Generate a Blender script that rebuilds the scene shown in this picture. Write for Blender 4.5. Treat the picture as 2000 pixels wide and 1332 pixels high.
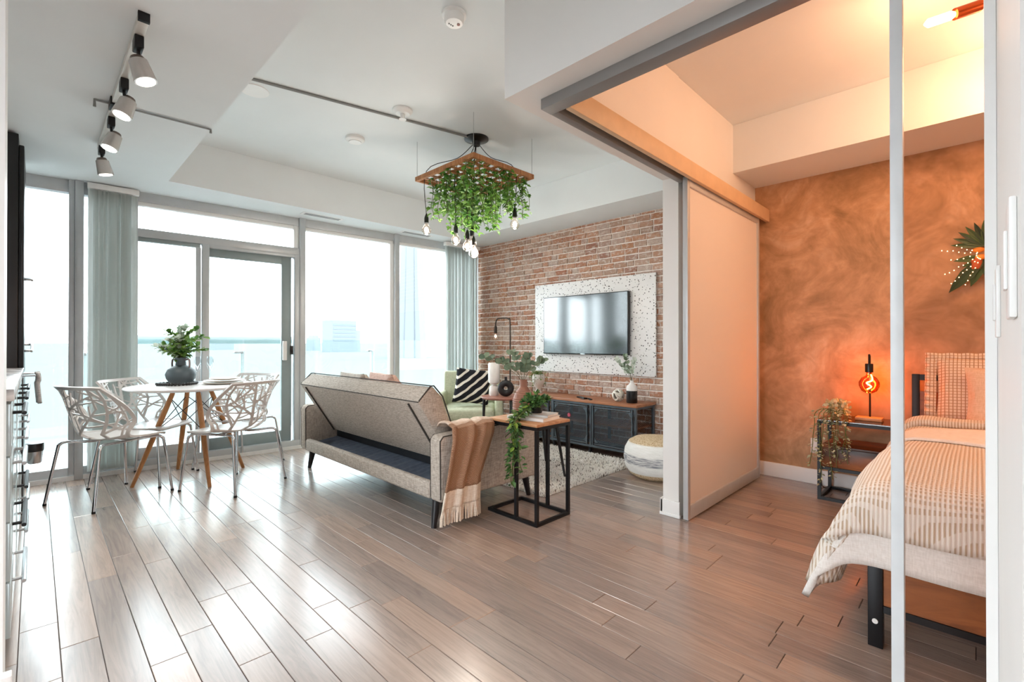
import bpy, bmesh, math, random
from mathutils import Vector, Matrix
random.seed(7)
D = bpy.data
SC = bpy.context.scene
COL = SC.collection
R = math.radians
for o in list(D.objects):
    D.objects.remove(o)

# ------------------------------------------------------------------ camera
CAM_H = 1.10
cam = D.cameras.new('camera')
cam.sensor_fit = 'HORIZONTAL'
cam.sensor_width = 36
cam.lens = 921.7 / 2000 * 36
cam.clip_start = 0.02
cam.clip_end = 60000
co = D.objects.new('camera', cam)
COL.objects.link(co)
co.location = (0, 0, CAM_H)
co.rotation_euler = (R(90.236), 0, R(44.70 - 90))
SC.camera = co

# ------------------------------------------------------------------ world, exposure
SKY = 6.0
w = D.worlds.new('sky')
SC.world = w
w.use_nodes = True
bg = w.node_tree.nodes['Background']
bg.inputs[0].default_value = (0.88, 0.95, 1.0, 1)
bg.inputs[1].default_value = SKY
SC.view_settings.view_transform = 'Standard'
SC.view_settings.look = 'None'
SC.view_settings.exposure = 0.62
SC.view_settings.gamma = 1.0
SC.cycles.max_bounces = 14
SC.cycles.diffuse_bounces = 8
SC.cycles.transparent_max_bounces = 24
SC.view_settings.use_curve_mapping = False


# ------------------------------------------------------------------ helpers
def lin(h):
    h = h.lstrip('#')
    c = [int(h[i:i + 2], 16) / 255 for i in (0, 2, 4)]
    return tuple(x / 12.92 if x <= .04045 else ((x + .055) / 1.055) ** 2.4 for x in c) + (1,)


class MB:
    def __init__(s):
        s.v = []
        s.f = []

    def add(s, vs, fs):
        o = len(s.v)
        s.v += [tuple(v) for v in vs]
        s.f += [tuple(i + o for i in f) for f in fs]
        return s

    def box(s, x0, x1, y0, y1, z0, z1):
        return s.add([(x0, y0, z0), (x1, y0, z0), (x1, y1, z0), (x0, y1, z0),
                      (x0, y0, z1), (x1, y0, z1), (x1, y1, z1), (x0, y1, z1)],
                     [(0, 3, 2, 1), (4, 5, 6, 7), (0, 1, 5, 4), (1, 2, 6, 5), (2, 3, 7, 6), (3, 0, 4, 7)])

    def bar(s, a, b, wx, wy):
        """square bar from a to b"""
        return s.tube([a, b], [wx, wx], n=4, wy=wy)

    def tube(s, pts, r, n=8, cap=True, wy=None):
        pts = [Vector(p) for p in pts]
        k = len(pts)
        rr = r if isinstance(r, (list, tuple)) else [r] * k
        t0 = (pts[1] - pts[0]).normalized()
        ref = Vector((0, 0, 1)) if abs(t0.z) < .9 else Vector((1, 0, 0))
        nx = t0.cross(ref).normalized()
        o = len(s.v)
        for i in range(k):
            if i == 0:
                t = pts[1] - pts[0]
            elif i == k - 1:
                t = pts[-1] - pts[-2]
            else:
                t = (pts[i + 1] - pts[i]).normalized() + (pts[i] - pts[i - 1]).normalized()
            t.normalize()
            nx = (nx - t * nx.dot(t)).normalized()
            ny = t.cross(nx)
            for j in range(n):
                a = 2 * math.pi * (j + (.5 if n == 4 else 0)) / n
                q = math.sqrt(2) if n == 4 else 1
                p = pts[i] + nx * (math.cos(a) * rr[i] * q) + ny * (math.sin(a) * (wy if wy else rr[i]) * q)
                s.v.append(tuple(p))
        for i in range(k - 1):
            for j in range(n):
                j2 = (j + 1) % n
                s.f.append((o + i * n + j, o + i * n + j2, o + (i + 1) * n + j2, o + (i + 1) * n + j))
        if cap:
            s.f.append(tuple(o + j for j in reversed(range(n))))
            s.f.append(tuple(o + (k - 1) * n + j for j in range(n)))
        return s

    def lathe(s, prof, n=24, c=(0, 0, 0)):
        o = len(s.v)
        for (r, z) in prof:
            for j in range(n):
                a = 2 * math.pi * j / n
                s.v.append((c[0] + r * math.cos(a), c[1] + r * math.sin(a), c[2] + z))
        for i in range(len(prof) - 1):
            for j in range(n):
                j2 = (j + 1) % n
                s.f.append((o + i * n + j, o + i * n + j2, o + (i + 1) * n + j2, o + (i + 1) * n + j))
        if prof[0][0] > 1e-5:
            s.f.append(tuple(o + j for j in reversed(range(n))))
        if prof[-1][0] > 1e-5:
            s.f.append(tuple(o + (len(prof) - 1) * n + j for j in range(n)))
        return s

    def prism(s, poly, axis, a0, a1):
        """poly: points in the two other axes (x,z for axis y; y,z for axis x; x,y for axis z)"""
        k = len(poly)

        def P(p, a):
            return {'x': (a, p[0], p[1]), 'y': (p[0], a, p[1]), 'z': (p[0], p[1], a)}[axis]
        vs = [P(p, a0) for p in poly] + [P(p, a1) for p in poly]
        fs = [tuple(range(k)), tuple(reversed(range(k, 2 * k)))]
        fs += [(i, k + i, k + (i + 1) % k, (i + 1) % k) for i in range(k)]
        return s.add(vs, fs)

    def grid(s, fn, nu, nv):
        o = len(s.v)
        for i in range(nu + 1):
            for j in range(nv + 1):
                s.v.append(tuple(fn(i / nu, j / nv)))
        for i in range(nu):
            for j in range(nv):
                a = o + i * (nv + 1) + j
                s.f.append((a, a + nv + 1, a + nv + 2, a + 1))
        return s

    def ell(s, c, rx, ry, rz, n=12, m=8):
        o = len(s.v)
        for i in range(m + 1):
            t = math.pi * i / m
            for j in range(n):
                a = 2 * math.pi * j / n
                s.v.append((c[0] + rx * math.sin(t) * math.cos(a), c[1] + ry * math.sin(t) * math.sin(a), c[2] + rz * math.cos(t)))
        for i in range(m):
            for j in range(n):
                j2 = (j + 1) % n
                s.f.append((o + i * n + j, o + (i + 1) * n + j, o + (i + 1) * n + j2, o + i * n + j2))
        return s

    def mesh(s, name, bevel=0, seg=2, smooth=False, weld=True):
        bm = bmesh.new()
        vs = [bm.verts.new(v) for v in s.v]
        for f in s.f:
            try:
                bm.faces.new([vs[i] for i in f])
            except ValueError:
                pass
        if weld:
            bmesh.ops.remove_doubles(bm, verts=bm.verts, dist=1e-6)
        bmesh.ops.recalc_face_normals(bm, faces=bm.faces)
        if bevel:
            es = [e for e in bm.edges if len(e.link_faces) == 2 and e.calc_face_angle(0) > .5]
            bmesh.ops.bevel(bm, geom=es, offset=bevel, segments=seg, profile=.5, affect='EDGES', clamp_overlap=True)
        me = D.meshes.new(name)
        bm.to_mesh(me)
        bm.free()
        if smooth or bevel:
            me.shade_smooth()
            me.set_sharp_from_angle(angle=R(40))
        return me

    def build(s, name, mat, parent=None, smooth=False, bevel=0, seg=2, loc=None, solid=0, sub=0, weld=True):
        me = s.mesh(name, bevel, seg, smooth, weld)
        me.materials.append(mat)
        o = D.objects.new(name, me)
        COL.objects.link(o)
        if parent:
            o.parent = parent
        if loc:
            o.location = loc
        if solid:
            m = o.modifiers.new('solid', 'SOLIDIFY')
            m.thickness = solid
            m.offset = 0
        if sub:
            m = o.modifiers.new('sub', 'SUBSURF')
            m.levels = m.render_levels = sub
        return o


def tag(o, label=None, cat=None, group=None, kind=None):
    if label: o['label'] = label
    if cat: o['category'] = cat
    if group: o['group'] = group
    if kind: o['kind'] = kind
    return o


def thing(name, label, cat, loc=(0, 0, 0), rz=0, group=None):
    o = D.objects.new(name, None)
    o.empty_display_size = .1
    COL.objects.link(o)
    o.location = loc
    o.rotation_euler = (0, 0, rz)
    return tag(o, label, cat, group)


def empty(name, loc=(0, 0, 0), rz=0, parent=None):
    o = D.objects.new(name, None)
    COL.objects.link(o)
    o.location = loc
    o.rotation_euler = (0, 0, rz)
    if parent: o.parent = parent
    return o


def copy_tree(o, parent=None):
    c = o.copy()
    COL.objects.link(c)
    c.parent = parent
    for ch in list(o.children):
        copy_tree(ch, c)
    return c


def catmull(pts, n):
    out = []
    P = [pts[0]] + list(pts) + [pts[-1]]
    for i in range(1, len(P) - 2):
        p0, p1, p2, p3 = (Vector(P[i - 1]), Vector(P[i]), Vector(P[i + 1]), Vector(P[i + 2]))
        for k in range(n):
            t = k / n
            out.append(.5 * ((2 * p1) + (p2 - p0) * t + (2 * p0 - 5 * p1 + 4 * p2 - p3) * t * t + (3 * p1 - p0 - 3 * p2 + p3) * t ** 3))
    out.append(Vector(pts[-1]))
    return out


def interp(xs, ys, x):
    if x <= xs[0]: return ys[0]
    for i in range(len(xs) - 1):
        if x <= xs[i + 1]:
            t = (x - xs[i]) / (xs[i + 1] - xs[i])
            t = t
            return ys[i] + (ys[i + 1] - ys[i]) * t
    return ys[-1]


# ------------------------------------------------------------------ materials
def newmat(name):
    m = D.materials.new(name)
    m.use_nodes = True
    nt = m.node_tree
    return m, nt, nt.nodes['Principled BSDF']


def nd(nt, t, **kw):
    n = nt.nodes.new('ShaderNode' + t)
    for k, v in kw.items():
        if k in n.inputs:
            n.inputs[k].default_value = v
        else:
            setattr(n, k, v)
    return n


def L(nt, a, b):
    nt.links.new(a, b)


def coords(nt, kind='Object', scale=(1, 1, 1), rnd=False, rot=(0, 0, 0)):
    tc = nd(nt, 'TexCoord')
    mp = nd(nt, 'Mapping')
    mp.inputs['Scale'].default_value = scale
    mp.inputs['Rotation'].default_value = rot
    L(nt, tc.outputs[kind], mp.inputs['Vector'])
    if rnd:
        oi = nd(nt, 'ObjectInfo')
        ge = nd(nt, 'NewGeometry')
        ad = nd(nt, 'Math', operation='ADD')
        L(nt, oi.outputs['Random'], ad.inputs[0])
        L(nt, ge.outputs['Random Per Island'], ad.inputs[1])
        mu = nd(nt, 'Math', operation='MULTIPLY')
        mu.inputs[1].default_value = 37.0
        L(nt, ad.outputs[0], mu.inputs[0])
        cb = nd(nt, 'CombineXYZ')
        for i in range(3): L(nt, mu.outputs[0], cb.inputs[i])
        L(nt, cb.outputs[0], mp.inputs['Location'])
        fr = nd(nt, 'Math', operation='FRACT')
        L(nt, ad.outputs[0], fr.inputs[0])
        return mp.outputs[0], fr.outputs[0]
    return mp.outputs[0]


def ramp(nt, fac, stops):
    r = nd(nt, 'ValToRGB')
    el = r.color_ramp.elements
    while len(el) < len(stops): el.new(.5)
    for e, (p, c) in zip(el, stops):
        e.position = p
        e.color = c if len(c) == 4 else tuple(c) + (1,)
    L(nt, fac, r.inputs[0])
    return r.outputs[0]


def mix(nt, fac, a, b, mode='MIX'):
    m = nd(nt, 'MixRGB', blend_type=mode)
    for i, x in enumerate((fac, a, b)):
        if hasattr(x, 'is_linked') or hasattr(x, 'links'):
            L(nt, x, m.inputs[i])
        else:
            m.inputs[i].default_value = x
    return m.outputs[0]


def bump(nt, bsdf, h, strength=.3, dist=.01):
    b = nd(nt, 'Bump')
    b.inputs['Strength'].default_value = strength
    b.inputs['Distance'].default_value = dist
    L(nt, h, b.inputs['Height'])
    L(nt, b.outputs[0], bsdf.inputs['Normal'])


def plain(name, col, rough=.5, metal=0.0, var=.05, scale=12, spec=.5, bmp=0):
    m, nt, b = newmat(name)
    c = lin(col)
    n = nd(nt, 'TexNoise', Scale=scale, Detail=3.0)
    L(nt, coords(nt), n.inputs['Vector'])
    lo = tuple(x * (1 - var) for x in c[:3])
    hi = tuple(min(1, x * (1 + var)) for x in c[:3])
    L(nt, ramp(nt, n.outputs['Fac'], [(.3, lo), (.7, hi)]), b.inputs['Base Color'])
    b.inputs['Roughness'].default_value = rough
    b.inputs['Metallic'].default_value = metal
    b.inputs['Specular IOR Level'].default_value = spec
    if bmp: bump(nt, b, n.outputs['Fac'], bmp, .004)
    return m


def emit(name, col, strength, base='ffffff'):
    m, nt, b = newmat(name)
    b.inputs['Base Color'].default_value = lin(base)
    b.inputs['Emission Color'].default_value = lin(col)
    b.inputs['Emission Strength'].default_value = strength
    return m


def wood(name, c1, c2, rough=.45, grain=(30, 30, 2), dark=None, rnd=False):
    m, nt, b = newmat(name)
    if rnd:
        v, r = coords(nt, scale=grain, rnd=True)
    else:
        v = coords(nt, scale=grain)
    n = nd(nt, 'TexNoise', Scale=1.0, Detail=6.0, Roughness=.6, Distortion=1.2)
    L(nt, v, n.inputs['Vector'])
    col = ramp(nt, n.outputs['Fac'], [(.32, lin(c1)), (.68, lin(c2))])
    if dark:
        n2 = nd(nt, 'TexNoise', Scale=.35, Detail=4.0)
        L(nt, v, n2.inputs['Vector'])
        col = mix(nt, ramp(nt, n2.outputs['Fac'], [(.5, (0, 0, 0)), (.7, (1, 1, 1))]), col, lin(dark))
    L(nt, col, b.inputs['Base Color'])
    b.inputs['Roughness'].default_value = rough
    bump(nt, b, n.outputs['Fac'], .08, .003)
    return m


def fabric(name, c1, c2, scale=(260, 260, 260), rough=.9, streak=True):
    m, nt, b = newmat(name)
    w1 = nd(nt, 'TexNoise', Scale=1.0, Detail=3.0)
    L(nt, coords(nt, scale=(scale[0] * .12, scale[1] * .12, scale[2])), w1.inputs['Vector'])
    w2 = nd(nt, 'TexNoise', Scale=1.0, Detail=3.0)
    L(nt, coords(nt, scale=(scale[0], scale[1], scale[2] * .12)), w2.inputs['Vector'])
    f = mix(nt, .5, w1.outputs['Fac'], w2.outputs['Fac'])
    L(nt, ramp(nt, f, [(.38, lin(c1)), (.62, lin(c2))]), b.inputs['Base Color'])
    b.inputs['Roughness'].default_value = rough
    b.inputs['Specular IOR Level'].default_value = .15
    bump(nt, b, f, .25, .003)
    return m


def m_floor():
    m, nt, b = newmat('oak_plank')
    v, r = coords(nt, scale=(34, 2.2, 20), rnd=True)
    n = nd(nt, 'TexNoise', Scale=1.0, Detail=7.0, Roughness=.62, Distortion=2.2)
    L(nt, v, n.inputs['Vector'])
    v2, _ = coords(nt, scale=(9, 1.1, 5), rnd=True)
    n2 = nd(nt, 'TexNoise', Scale=1.0, Detail=4.0, Distortion=1.0)
    L(nt, v2, n2.inputs['Vector'])
    base = ramp(nt, r, [(0, lin('8d8079')), (.45, lin('9b8c83')), (.75, lin('ab9587')), (1, lin('948881'))])
    grain = ramp(nt, n.outputs['Fac'], [(.3, (.74, .74, .74)), (.6, (1.06, 1.05, 1.04))])
    c = mix(nt, 1.0, base, grain, 'MULTIPLY')
    c = mix(nt, ramp(nt, n2.outputs['Fac'], [(.4, (0, 0, 0)), (.8, (.3, .3, .3))]), c, lin('b19e92'))
    L(nt, c, b.inputs['Base Color'])
    b.inputs['Roughness'].default_value = .25
    bump(nt, b, n.outputs['Fac'], .012, .002)
    b.inputs['Specular IOR Level'].default_value = .7
    b.inputs['Coat Weight'].default_value = .6
    b.inputs['Coat Roughness'].default_value = .2
    return m


def m_brick():
    m, nt, b = newmat('old_brick')
    v, r = coords(nt, scale=(18, 18, 18), rnd=True, kind='Object')
    n = nd(nt, 'TexNoise', Scale=1.0, Detail=6.0, Roughness=.7)
    tc = nd(nt, 'NewGeometry')
    mp = nd(nt, 'Mapping')
    mp.inputs['Scale'].default_value = (22, 22, 34)
    L(nt, tc.outputs['Position'], mp.inputs['Vector'])
    L(nt, mp.outputs[0], n.inputs['Vector'])
    base = ramp(nt, r, [(0, lin('a0684c')), (.22, lin('b58468')), (.4, lin('a58876')), (.55, lin('c29f8b')), (.7, lin('a87350')), (.85, lin('bca79a')), (1, lin('966550'))])
    c = mix(nt, ramp(nt, n.outputs['Fac'], [(.5, (0, 0, 0)), (.66, (.75, .75, .75))]), base, lin('dfd4ca'))
    n3 = nd(nt, 'TexNoise', Scale=3.0, Detail=4.0)
    L(nt, mp.outputs[0], n3.inputs['Vector'])
    c = mix(nt, ramp(nt, n3.outputs['Fac'], [(.55, (0, 0, 0)), (.75, (.5, .5, .5))]), c, lin('4d3d35'))
    L(nt, c, b.inputs['Base Color'])
    b.inputs['Roughness'].default_value = .72
    bump(nt, b, n.outputs['Fac'], .35, .004)
    return m


def m_lime():
    m, nt, b = newmat('limewash_rust')
    v = coords(nt, scale=(1, 1, 1))
    n = nd(nt, 'TexNoise', Scale=2.6, Detail=8.0, Roughness=.62, Distortion=.9)
    L(nt, v, n.inputs['Vector'])
    n2 = nd(nt, 'TexNoise', Scale=9.0, Detail=6.0, Distortion=1.5)
    L(nt, v, n2.inputs['Vector'])
    c = ramp(nt, n.outputs['Fac'], [(.3, lin('8a6844')), (.45, lin('b08760')), (.56, lin('c79b74')), (.72, lin('dab594'))])
    c = mix(nt, ramp(nt, n2.outputs['Fac'], [(.4, (0, 0, 0)), (.75, (.4, .4, .4))]), c, lin('8b653f'))
    L(nt, c, b.inputs['Base Color'])
    b.inputs['Roughness'].default_value = .55
    return m


def m_terrazzo():
    m, nt, b = newmat('terrazzo')
    v = coords(nt)
    vo = nd(nt, 'TexVoronoi', Scale=50.0)
    L(nt, v, vo.inputs['Vector'])
    n = nd(nt, 'TexNoise', Scale=75.0, Detail=1.0)
    L(nt, v, n.inputs['Vector'])
    sp = ramp(nt, vo.outputs['Distance'], [(.31, (1, 1, 1)), (.38, (0, 0, 0))])
    sel = nd(nt, 'SeparateColor')
    L(nt, vo.outputs['Color'], sel.inputs[0])
    pick = ramp(nt, sel.outputs[0], [(.62, (1, 1, 1)), (.66, (0, 0, 0))])
    f = mix(nt, 1.0, sp, pick, 'MULTIPLY')
    chip = ramp(nt, sel.outputs[1], [(.0, lin('141416')), (.5, lin('2a2a2c')), (.8, lin('6a625c')), (1, lin('1a1a1a'))])
    L(nt, mix(nt, f, lin('ebe8e6'), chip), b.inputs['Base Color'])
    b.inputs['Roughness'].default_value = .35
    return m


def m_glass(name, tint='ffffff', gloss=.06, rough=0.0):
    m, nt, b = newmat(name)
    out = nt.nodes['Material Output']
    tr = nd(nt, 'BsdfTransparent')
    tr.inputs[0].default_value = lin(tint)
    gl = nd(nt, 'BsdfGlossy')
    gl.inputs['Roughness'].default_value = rough
    gl.inputs[0].default_value = (1, 1, 1, 1)
    fr = nd(nt, 'LayerWeight')
    fr.inputs['Blend'].default_value = .12
    mm = nd(nt, 'Math', operation='MULTIPLY_ADD')
    L(nt, fr.outputs['Fresnel'], mm.inputs[0])
    mm.inputs[1].default_value = .8
    mm.inputs[2].default_value = gloss * .4
    ms = nd(nt, 'MixShader')
    L(nt, mm.outputs[0], ms.inputs[0])
    L(nt, tr.outputs[0], ms.inputs[1])
    L(nt, gl.outputs[0], ms.inputs[2])
    L(nt, ms.outputs[0], out.inputs['Surface'])
    nt.nodes.remove(b)
    return m


def m_frost():
    m, nt, b = newmat('frosted_glass')
    out = nt.nodes['Material Output']
    tl = nd(nt, 'BsdfTranslucent')
    tl.inputs[0].default_value = lin('e8e2dc')
    df = nd(nt, 'BsdfDiffuse')
    df.inputs[0].default_value = lin('f6f1ec')
    gl = nd(nt, 'BsdfGlossy')
    gl.inputs['Roughness'].default_value = .12
    a = nd(nt, 'MixShader')
    a.inputs[0].default_value = .8
    L(nt, tl.outputs[0], a.inputs[1])
    L(nt, df.outputs[0], a.inputs[2])
    c = nd(nt, 'MixShader')
    c.inputs[0].default_value = .07
    L(nt, a.outputs[0], c.inputs[1])
    L(nt, gl.outputs[0], c.inputs[2])
    L(nt, c.outputs[0], out.inputs['Surface'])
    nt.nodes.remove(b)
    return m


def m_stripe(name, base, line, freq, axis='Y', sharp=.5, cross=0, kind='Object', rot=0, fuzz=0, rough=.9):
    """woven stripes; cross adds the other direction (check)"""
    m, nt, b = newmat(name)
    v = coords(nt, kind, rot=(0, 0, rot))
    wv = nd(nt, 'TexWave', wave_type='BANDS', bands_direction=axis, Scale=freq, Distortion=fuzz)
    wv.inputs['Detail'].default_value = 1.0
    L(nt, v, wv.inputs['Vector'])
    f = ramp(nt, wv.outputs['Fac'], [(sharp, (0, 0, 0)), (min(1, sharp + .12), (1, 1, 1))])
    c = mix(nt, f, lin(base), lin(line))
    if cross:
        w2 = nd(nt, 'TexWave', wave_type='BANDS', bands_direction={'X': 'Y', 'Y': 'X', 'Z': 'Y'}[axis], Scale=cross, Distortion=fuzz)
        L(nt, v, w2.inputs['Vector'])
        f2 = ramp(nt, w2.outputs['Fac'], [(sharp, (0, 0, 0)), (min(1, sharp + .12), (.6, .6, .6))])
        c = mix(nt, f2, c, lin(base))
        bump(nt, b, mix(nt, .5, wv.outputs['Fac'], w2.outputs['Fac']), .5, .006)
    L(nt, c, b.inputs['Base Color'])
    b.inputs['Roughness'].default_value = rough
    b.inputs['Specular IOR Level'].default_value = .1
    return m


def leafmat(name, c1, c2, trans=.25):
    m, nt, b = newmat(name)
    ge = nd(nt, 'NewGeometry')
    oi = nd(nt, 'ObjectInfo')
    ad = nd(nt, 'Math', operation='ADD')
    L(nt, ge.outputs['Random Per Island'], ad.inputs[0])
    L(nt, oi.outputs['Random'], ad.inputs[1])
    fr = nd(nt, 'Math', operation='FRACT')
    L(nt, ad.outputs[0], fr.inputs[0])
    L(nt, ramp(nt, fr.outputs[0], [(0, lin(c1)), (1, lin(c2))]), b.inputs['Base Color'])
    b.inputs['Roughness'].default_value = .45
    b.inputs['Subsurface Weight'].default_value = 0
    out = nt.nodes['Material Output']
    tl = nd(nt, 'BsdfTranslucent')
    L(nt, b.inputs['Base Color'].links[0].from_socket, tl.inputs[0])
    ms = nd(nt, 'MixShader')
    ms.inputs[0].default_value = trans
    L(nt, b.outputs[0], ms.inputs[1])
    L(nt, tl.outputs[0], ms.inputs[2])
    L(nt, ms.outputs[0], out.inputs['Surface'])
    return m


WHITE = plain('white_paint', 'e9e7e4', .6, var=.015, scale=3)
CEIL = plain('ceiling_paint', 'e5e9ea', .75, var=.015, scale=3)
TRIMW = plain('trim_white', 'efeeec', .35, var=.01)
ALU = plain('window_aluminium', 'c3c6c8', .4, .25, var=.03)
ALU_SHADE = plain('window_aluminium_shaded', '8f9b9c', .45, .25, var=.03)  # window aluminium again, darkened in colour for door frames lying in shade
RAILG = plain('track_grey', '8d8a88', .4, .35, var=.03)
BLACK = plain('black_metal', '17171a', .42, .3, var=.1)
BLACKP = plain('black_plastic', '101012', .3, var=.1)
CHROME = plain('chrome', 'd6d8dc', .08, 1.0, var=.02)
STEEL = plain('brushed_steel', 'b6b8ba', .25, .9, var=.05)
FLOORM = m_floor()
BRICKM = m_brick()
MORTAR = plain('mortar', 'efe6de', .9, var=.1, scale=40, bmp=.3)
LIME = m_lime()
TERR = m_terrazzo()
GLASS = m_glass('window_glass', 'fbfefe', .05)
RGLASS = m_glass('railing_glass', 'f5fbfa', .04)
BGLASS = m_glass('partition_glass', 'f8f4f2', .0)
FROST = m_frost()
LINEN = fabric('sofa_linen', '9b8f84', 'cbc1b6')
LINENB = fabric('sofa_linen_arm', '9b8f84', 'cbc1b6')
PIPING = plain('piping', '3c3632', .8)
LINING = plain('sofa_lining', '4c5564', .8, var=.15, scale=30)
CHAIRW = plain('chair_plastic', 'd6d1ce', .35, var=.01)
OAKL = wood('beech_leg', 'a8703f', 'c98f5c', .45, (30, 30, 3))
TOPW = plain('table_white', 'f1efee', .25, var=.01)
WOODT = wood('table_oak', 'b07a50', 'd2a076', .45, (30, 4, 30))
WOODR = wood('rustic_wood', '7a4526', 'b06c3c', .4, (14, 2.5, 14), dark='3c2112')
WOODC = wood('console_wood', '9a5f3f', 'b97f5b', .4, (25, 3, 25))
WALNUT = wood('walnut_top', '8c5646', 'a97362', .35, (20, 4, 20))
# ================================================================== SETTING
ZS, ZC = 2.41, 2.78           # soffit underside, ceiling
XB = 4.29                     # brick / limewash wall plane
W0 = Vector((-0.05, 5.23)); W1 = Vector((4.29, 4.93))
WU = (W1 - W0).normalized()
WN = Vector((WU.y, -WU.x))    # towards the room
WANG = math.atan2(WU.y, WU.x)


def struct(o):
    o['kind'] = 'structure'
    return o


def sbox(name, mat, *b, bevel=0):
    x0, x1, y0, y1, z0, z1 = b
    return struct(MB().box(x0, x1, y0, y1, z0, z1).build(name, mat, bevel=bevel))


# ---- floor with planks
CY, SY = math.cos(R(44.7)), math.sin(R(44.7))


def to_px(x, y, z):
    dz = z - CAM_H
    dep = x * CY + y * SY
    if dep < .15: return None
    return 1000 + 921.7 * (x * SY - y * CY) / dep, 670 - 921.7 * dz / dep, dep


floor = struct(MB().box(-1.6, XB, -2.2, 5.27, -.06, -.006).build('floor', plain('subfloor', '2c2420', .8)))
PW = .1063
planks = []
rr = random.Random(11)
i0 = -15
for i in range(i0, 42):
    x0 = -.04 + PW * i
    x1 = min(x0 + PW, XB)
    if x1 - x0 < .02 or x0 < -1.6: continue
    y = -2.2 - rr.random() * .8
    ymax = 5.23 - .069 * (x0 + .05) - .01
    while y < ymax:
        ln = rr.uniform(.42, 1.25)
        a, b = max(y, -2.2), min(y + ln, ymax)
        y += ln
        if b - a > .05: planks.append((x0, x1, a, b))


def plank_score(p):
    s = 0
    for i in range(4):
        for j in range(6):
            q = to_px(p[0] + (p[1] - p[0]) * (i + .5) / 4, p[2] + (p[3] - p[2]) * (j + .5) / 6, 0)
            if q and 0 < q[0] < 2000 and q[1] < 1340:
                s += 1 / q[2] ** 3
    return s * (p[1] - p[0]) * (p[3] - p[2])


planks.sort(key=plank_score, reverse=True)


def plank_mesh(mb, x0, x1, y0, y1, dz):
    g = .0009; c = .0014; t = dz; lo = -.006
    X0, X1, Y0, Y1 = x0 + g, x1 - g, y0 + g, y1 - g
    vs = [(X0, Y0, lo), (X1, Y0, lo), (X1, Y1, lo), (X0, Y1, lo),
          (X0, Y0, t - c), (X1, Y0, t - c), (X1, Y1, t - c), (X0, Y1, t - c),
          (X0 + c, Y0 + c, t), (X1 - c, Y0 + c, t), (X1 - c, Y1 - c, t), (X0 + c, Y1 - c, t)]
    fs = [(0, 1, 5, 4), (1, 2, 6, 5), (2, 3, 7, 6), (3, 0, 4, 7), (4, 5, 9, 8), (5, 6, 10, 9), (6, 7, 11, 10), (7, 4, 8, 11), (8, 9, 10, 11)]
    mb.add(vs, fs)


rest = MB()
for k, (x0, x1, y0, y1) in enumerate(planks):
    if k < 300:
        mb = MB()
        cx, cy = (x0 + x1) / 2, (y0 + y1) / 2
        plank_mesh(mb, x0 - cx, x1 - cx, y0 - cy, y1 - cy, 0)
        mb.build('plank', FLOORM, floor, loc=(cx, cy, rr.uniform(-.0004, 0)), weld=False)
    else:
        plank_mesh(rest, x0, x1, y0, y1, 0)
tag(rest.build('planks_out_of_view', FLOORM, floor, weld=False), kind='stuff')

# ---- ceiling and soffits
sbox('ceiling', CEIL, -1.6, XB + .1, -2.2, 5.4, ZC, ZC + .1)
sbox('trim_1', CEIL, -1.6, .755, -2.2, 5.25, ZS, ZC - .001)                      # kitchen soffit
sbox('trim_2', CEIL, .7551, XB, 4.66, 5.2, ZS, ZC - .001)                        # window soffit
sbox('trim_3', CEIL, 3.785, XB + .1, 1.451, 4.6599, ZS, ZC - .001)                    # bulkhead over the brick wall
sbox('trim_4', CEIL, 3.785, XB + .1, -1.7, 1.345, ZS, ZC - .001)                      # bulkhead over the bed

# ---- right hand (brick / rust) wall
wall_b = struct(MB().box(XB - .008, XB + .1, 1.4601, 5.0, 0, ZS).build('wall_brick', MORTAR))
sbox('wall_bedroom', LIME, XB, XB + .1, -1.62, 1.46, 0, ZS)
CH = .0625
bricks = []
rb = random.Random(5)
k = 0
z = .004
while z < ZS - .01:
    h = min(CH, ZS - z)
    y = 1.452 - rb.uniform(0, .14)
    while y < 4.925:
        ln = rb.choice([.155, .16, .165, .15, .16, .085]) * rb.uniform(.93, 1.07)
        a, b = max(y, 1.452), min(y + ln, 4.925)
        y += ln
        if b - a < .03: continue
        if 2.33 < a and b < 3.7 and .86 < z and z + h < 1.69: continue      # wholly behind the terrazzo board
        bricks.append((a, b, z, z + h))
    z += CH


def brick_score(p):
    q = to_px(XB, (p[0] + p[1]) / 2, (p[2] + p[3]) / 2)
    if not q: return 0
    s = (p[1] - p[0]) / q[2] ** 2 * (XB / q[2])
    if q[0] > 1312: s *= .02
    if 860 < q[0] < 1290 and q[1] > 775: s *= .3
    return s


bricks.sort(key=brick_score, reverse=True)


def unit_brick(seed):
    r = random.Random(seed)
    j = lambda s: r.uniform(-s, s)
    f = [(-.5, -.5), (-.17, -.5), (.17, -.5), (.5, -.5), (.5, 0), (.5, .5), (.17, .5), (-.17, .5), (-.5, .5), (-.5, 0)]
    f = [(a * (1 + j(.03)), b * (1 + j(.10))) for a, b in f]
    n = len(f)
    vs = [(.5, a, b) for a, b in f] + [(-.35 + j(.1), a, b) for a, b in f] + [(-.5 + j(.15), a * .95, b * .86) for a, b in f]
    fs = [(i, (i + 1) % n, n + (i + 1) % n, n + i) for i in range(n)]
    fs += [(n + i, n + (i + 1) % n, 2 * n + (i + 1) % n, 2 * n + i) for i in range(n)]
    fs += [tuple(range(2 * n, 3 * n))]
    return vs, fs


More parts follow.
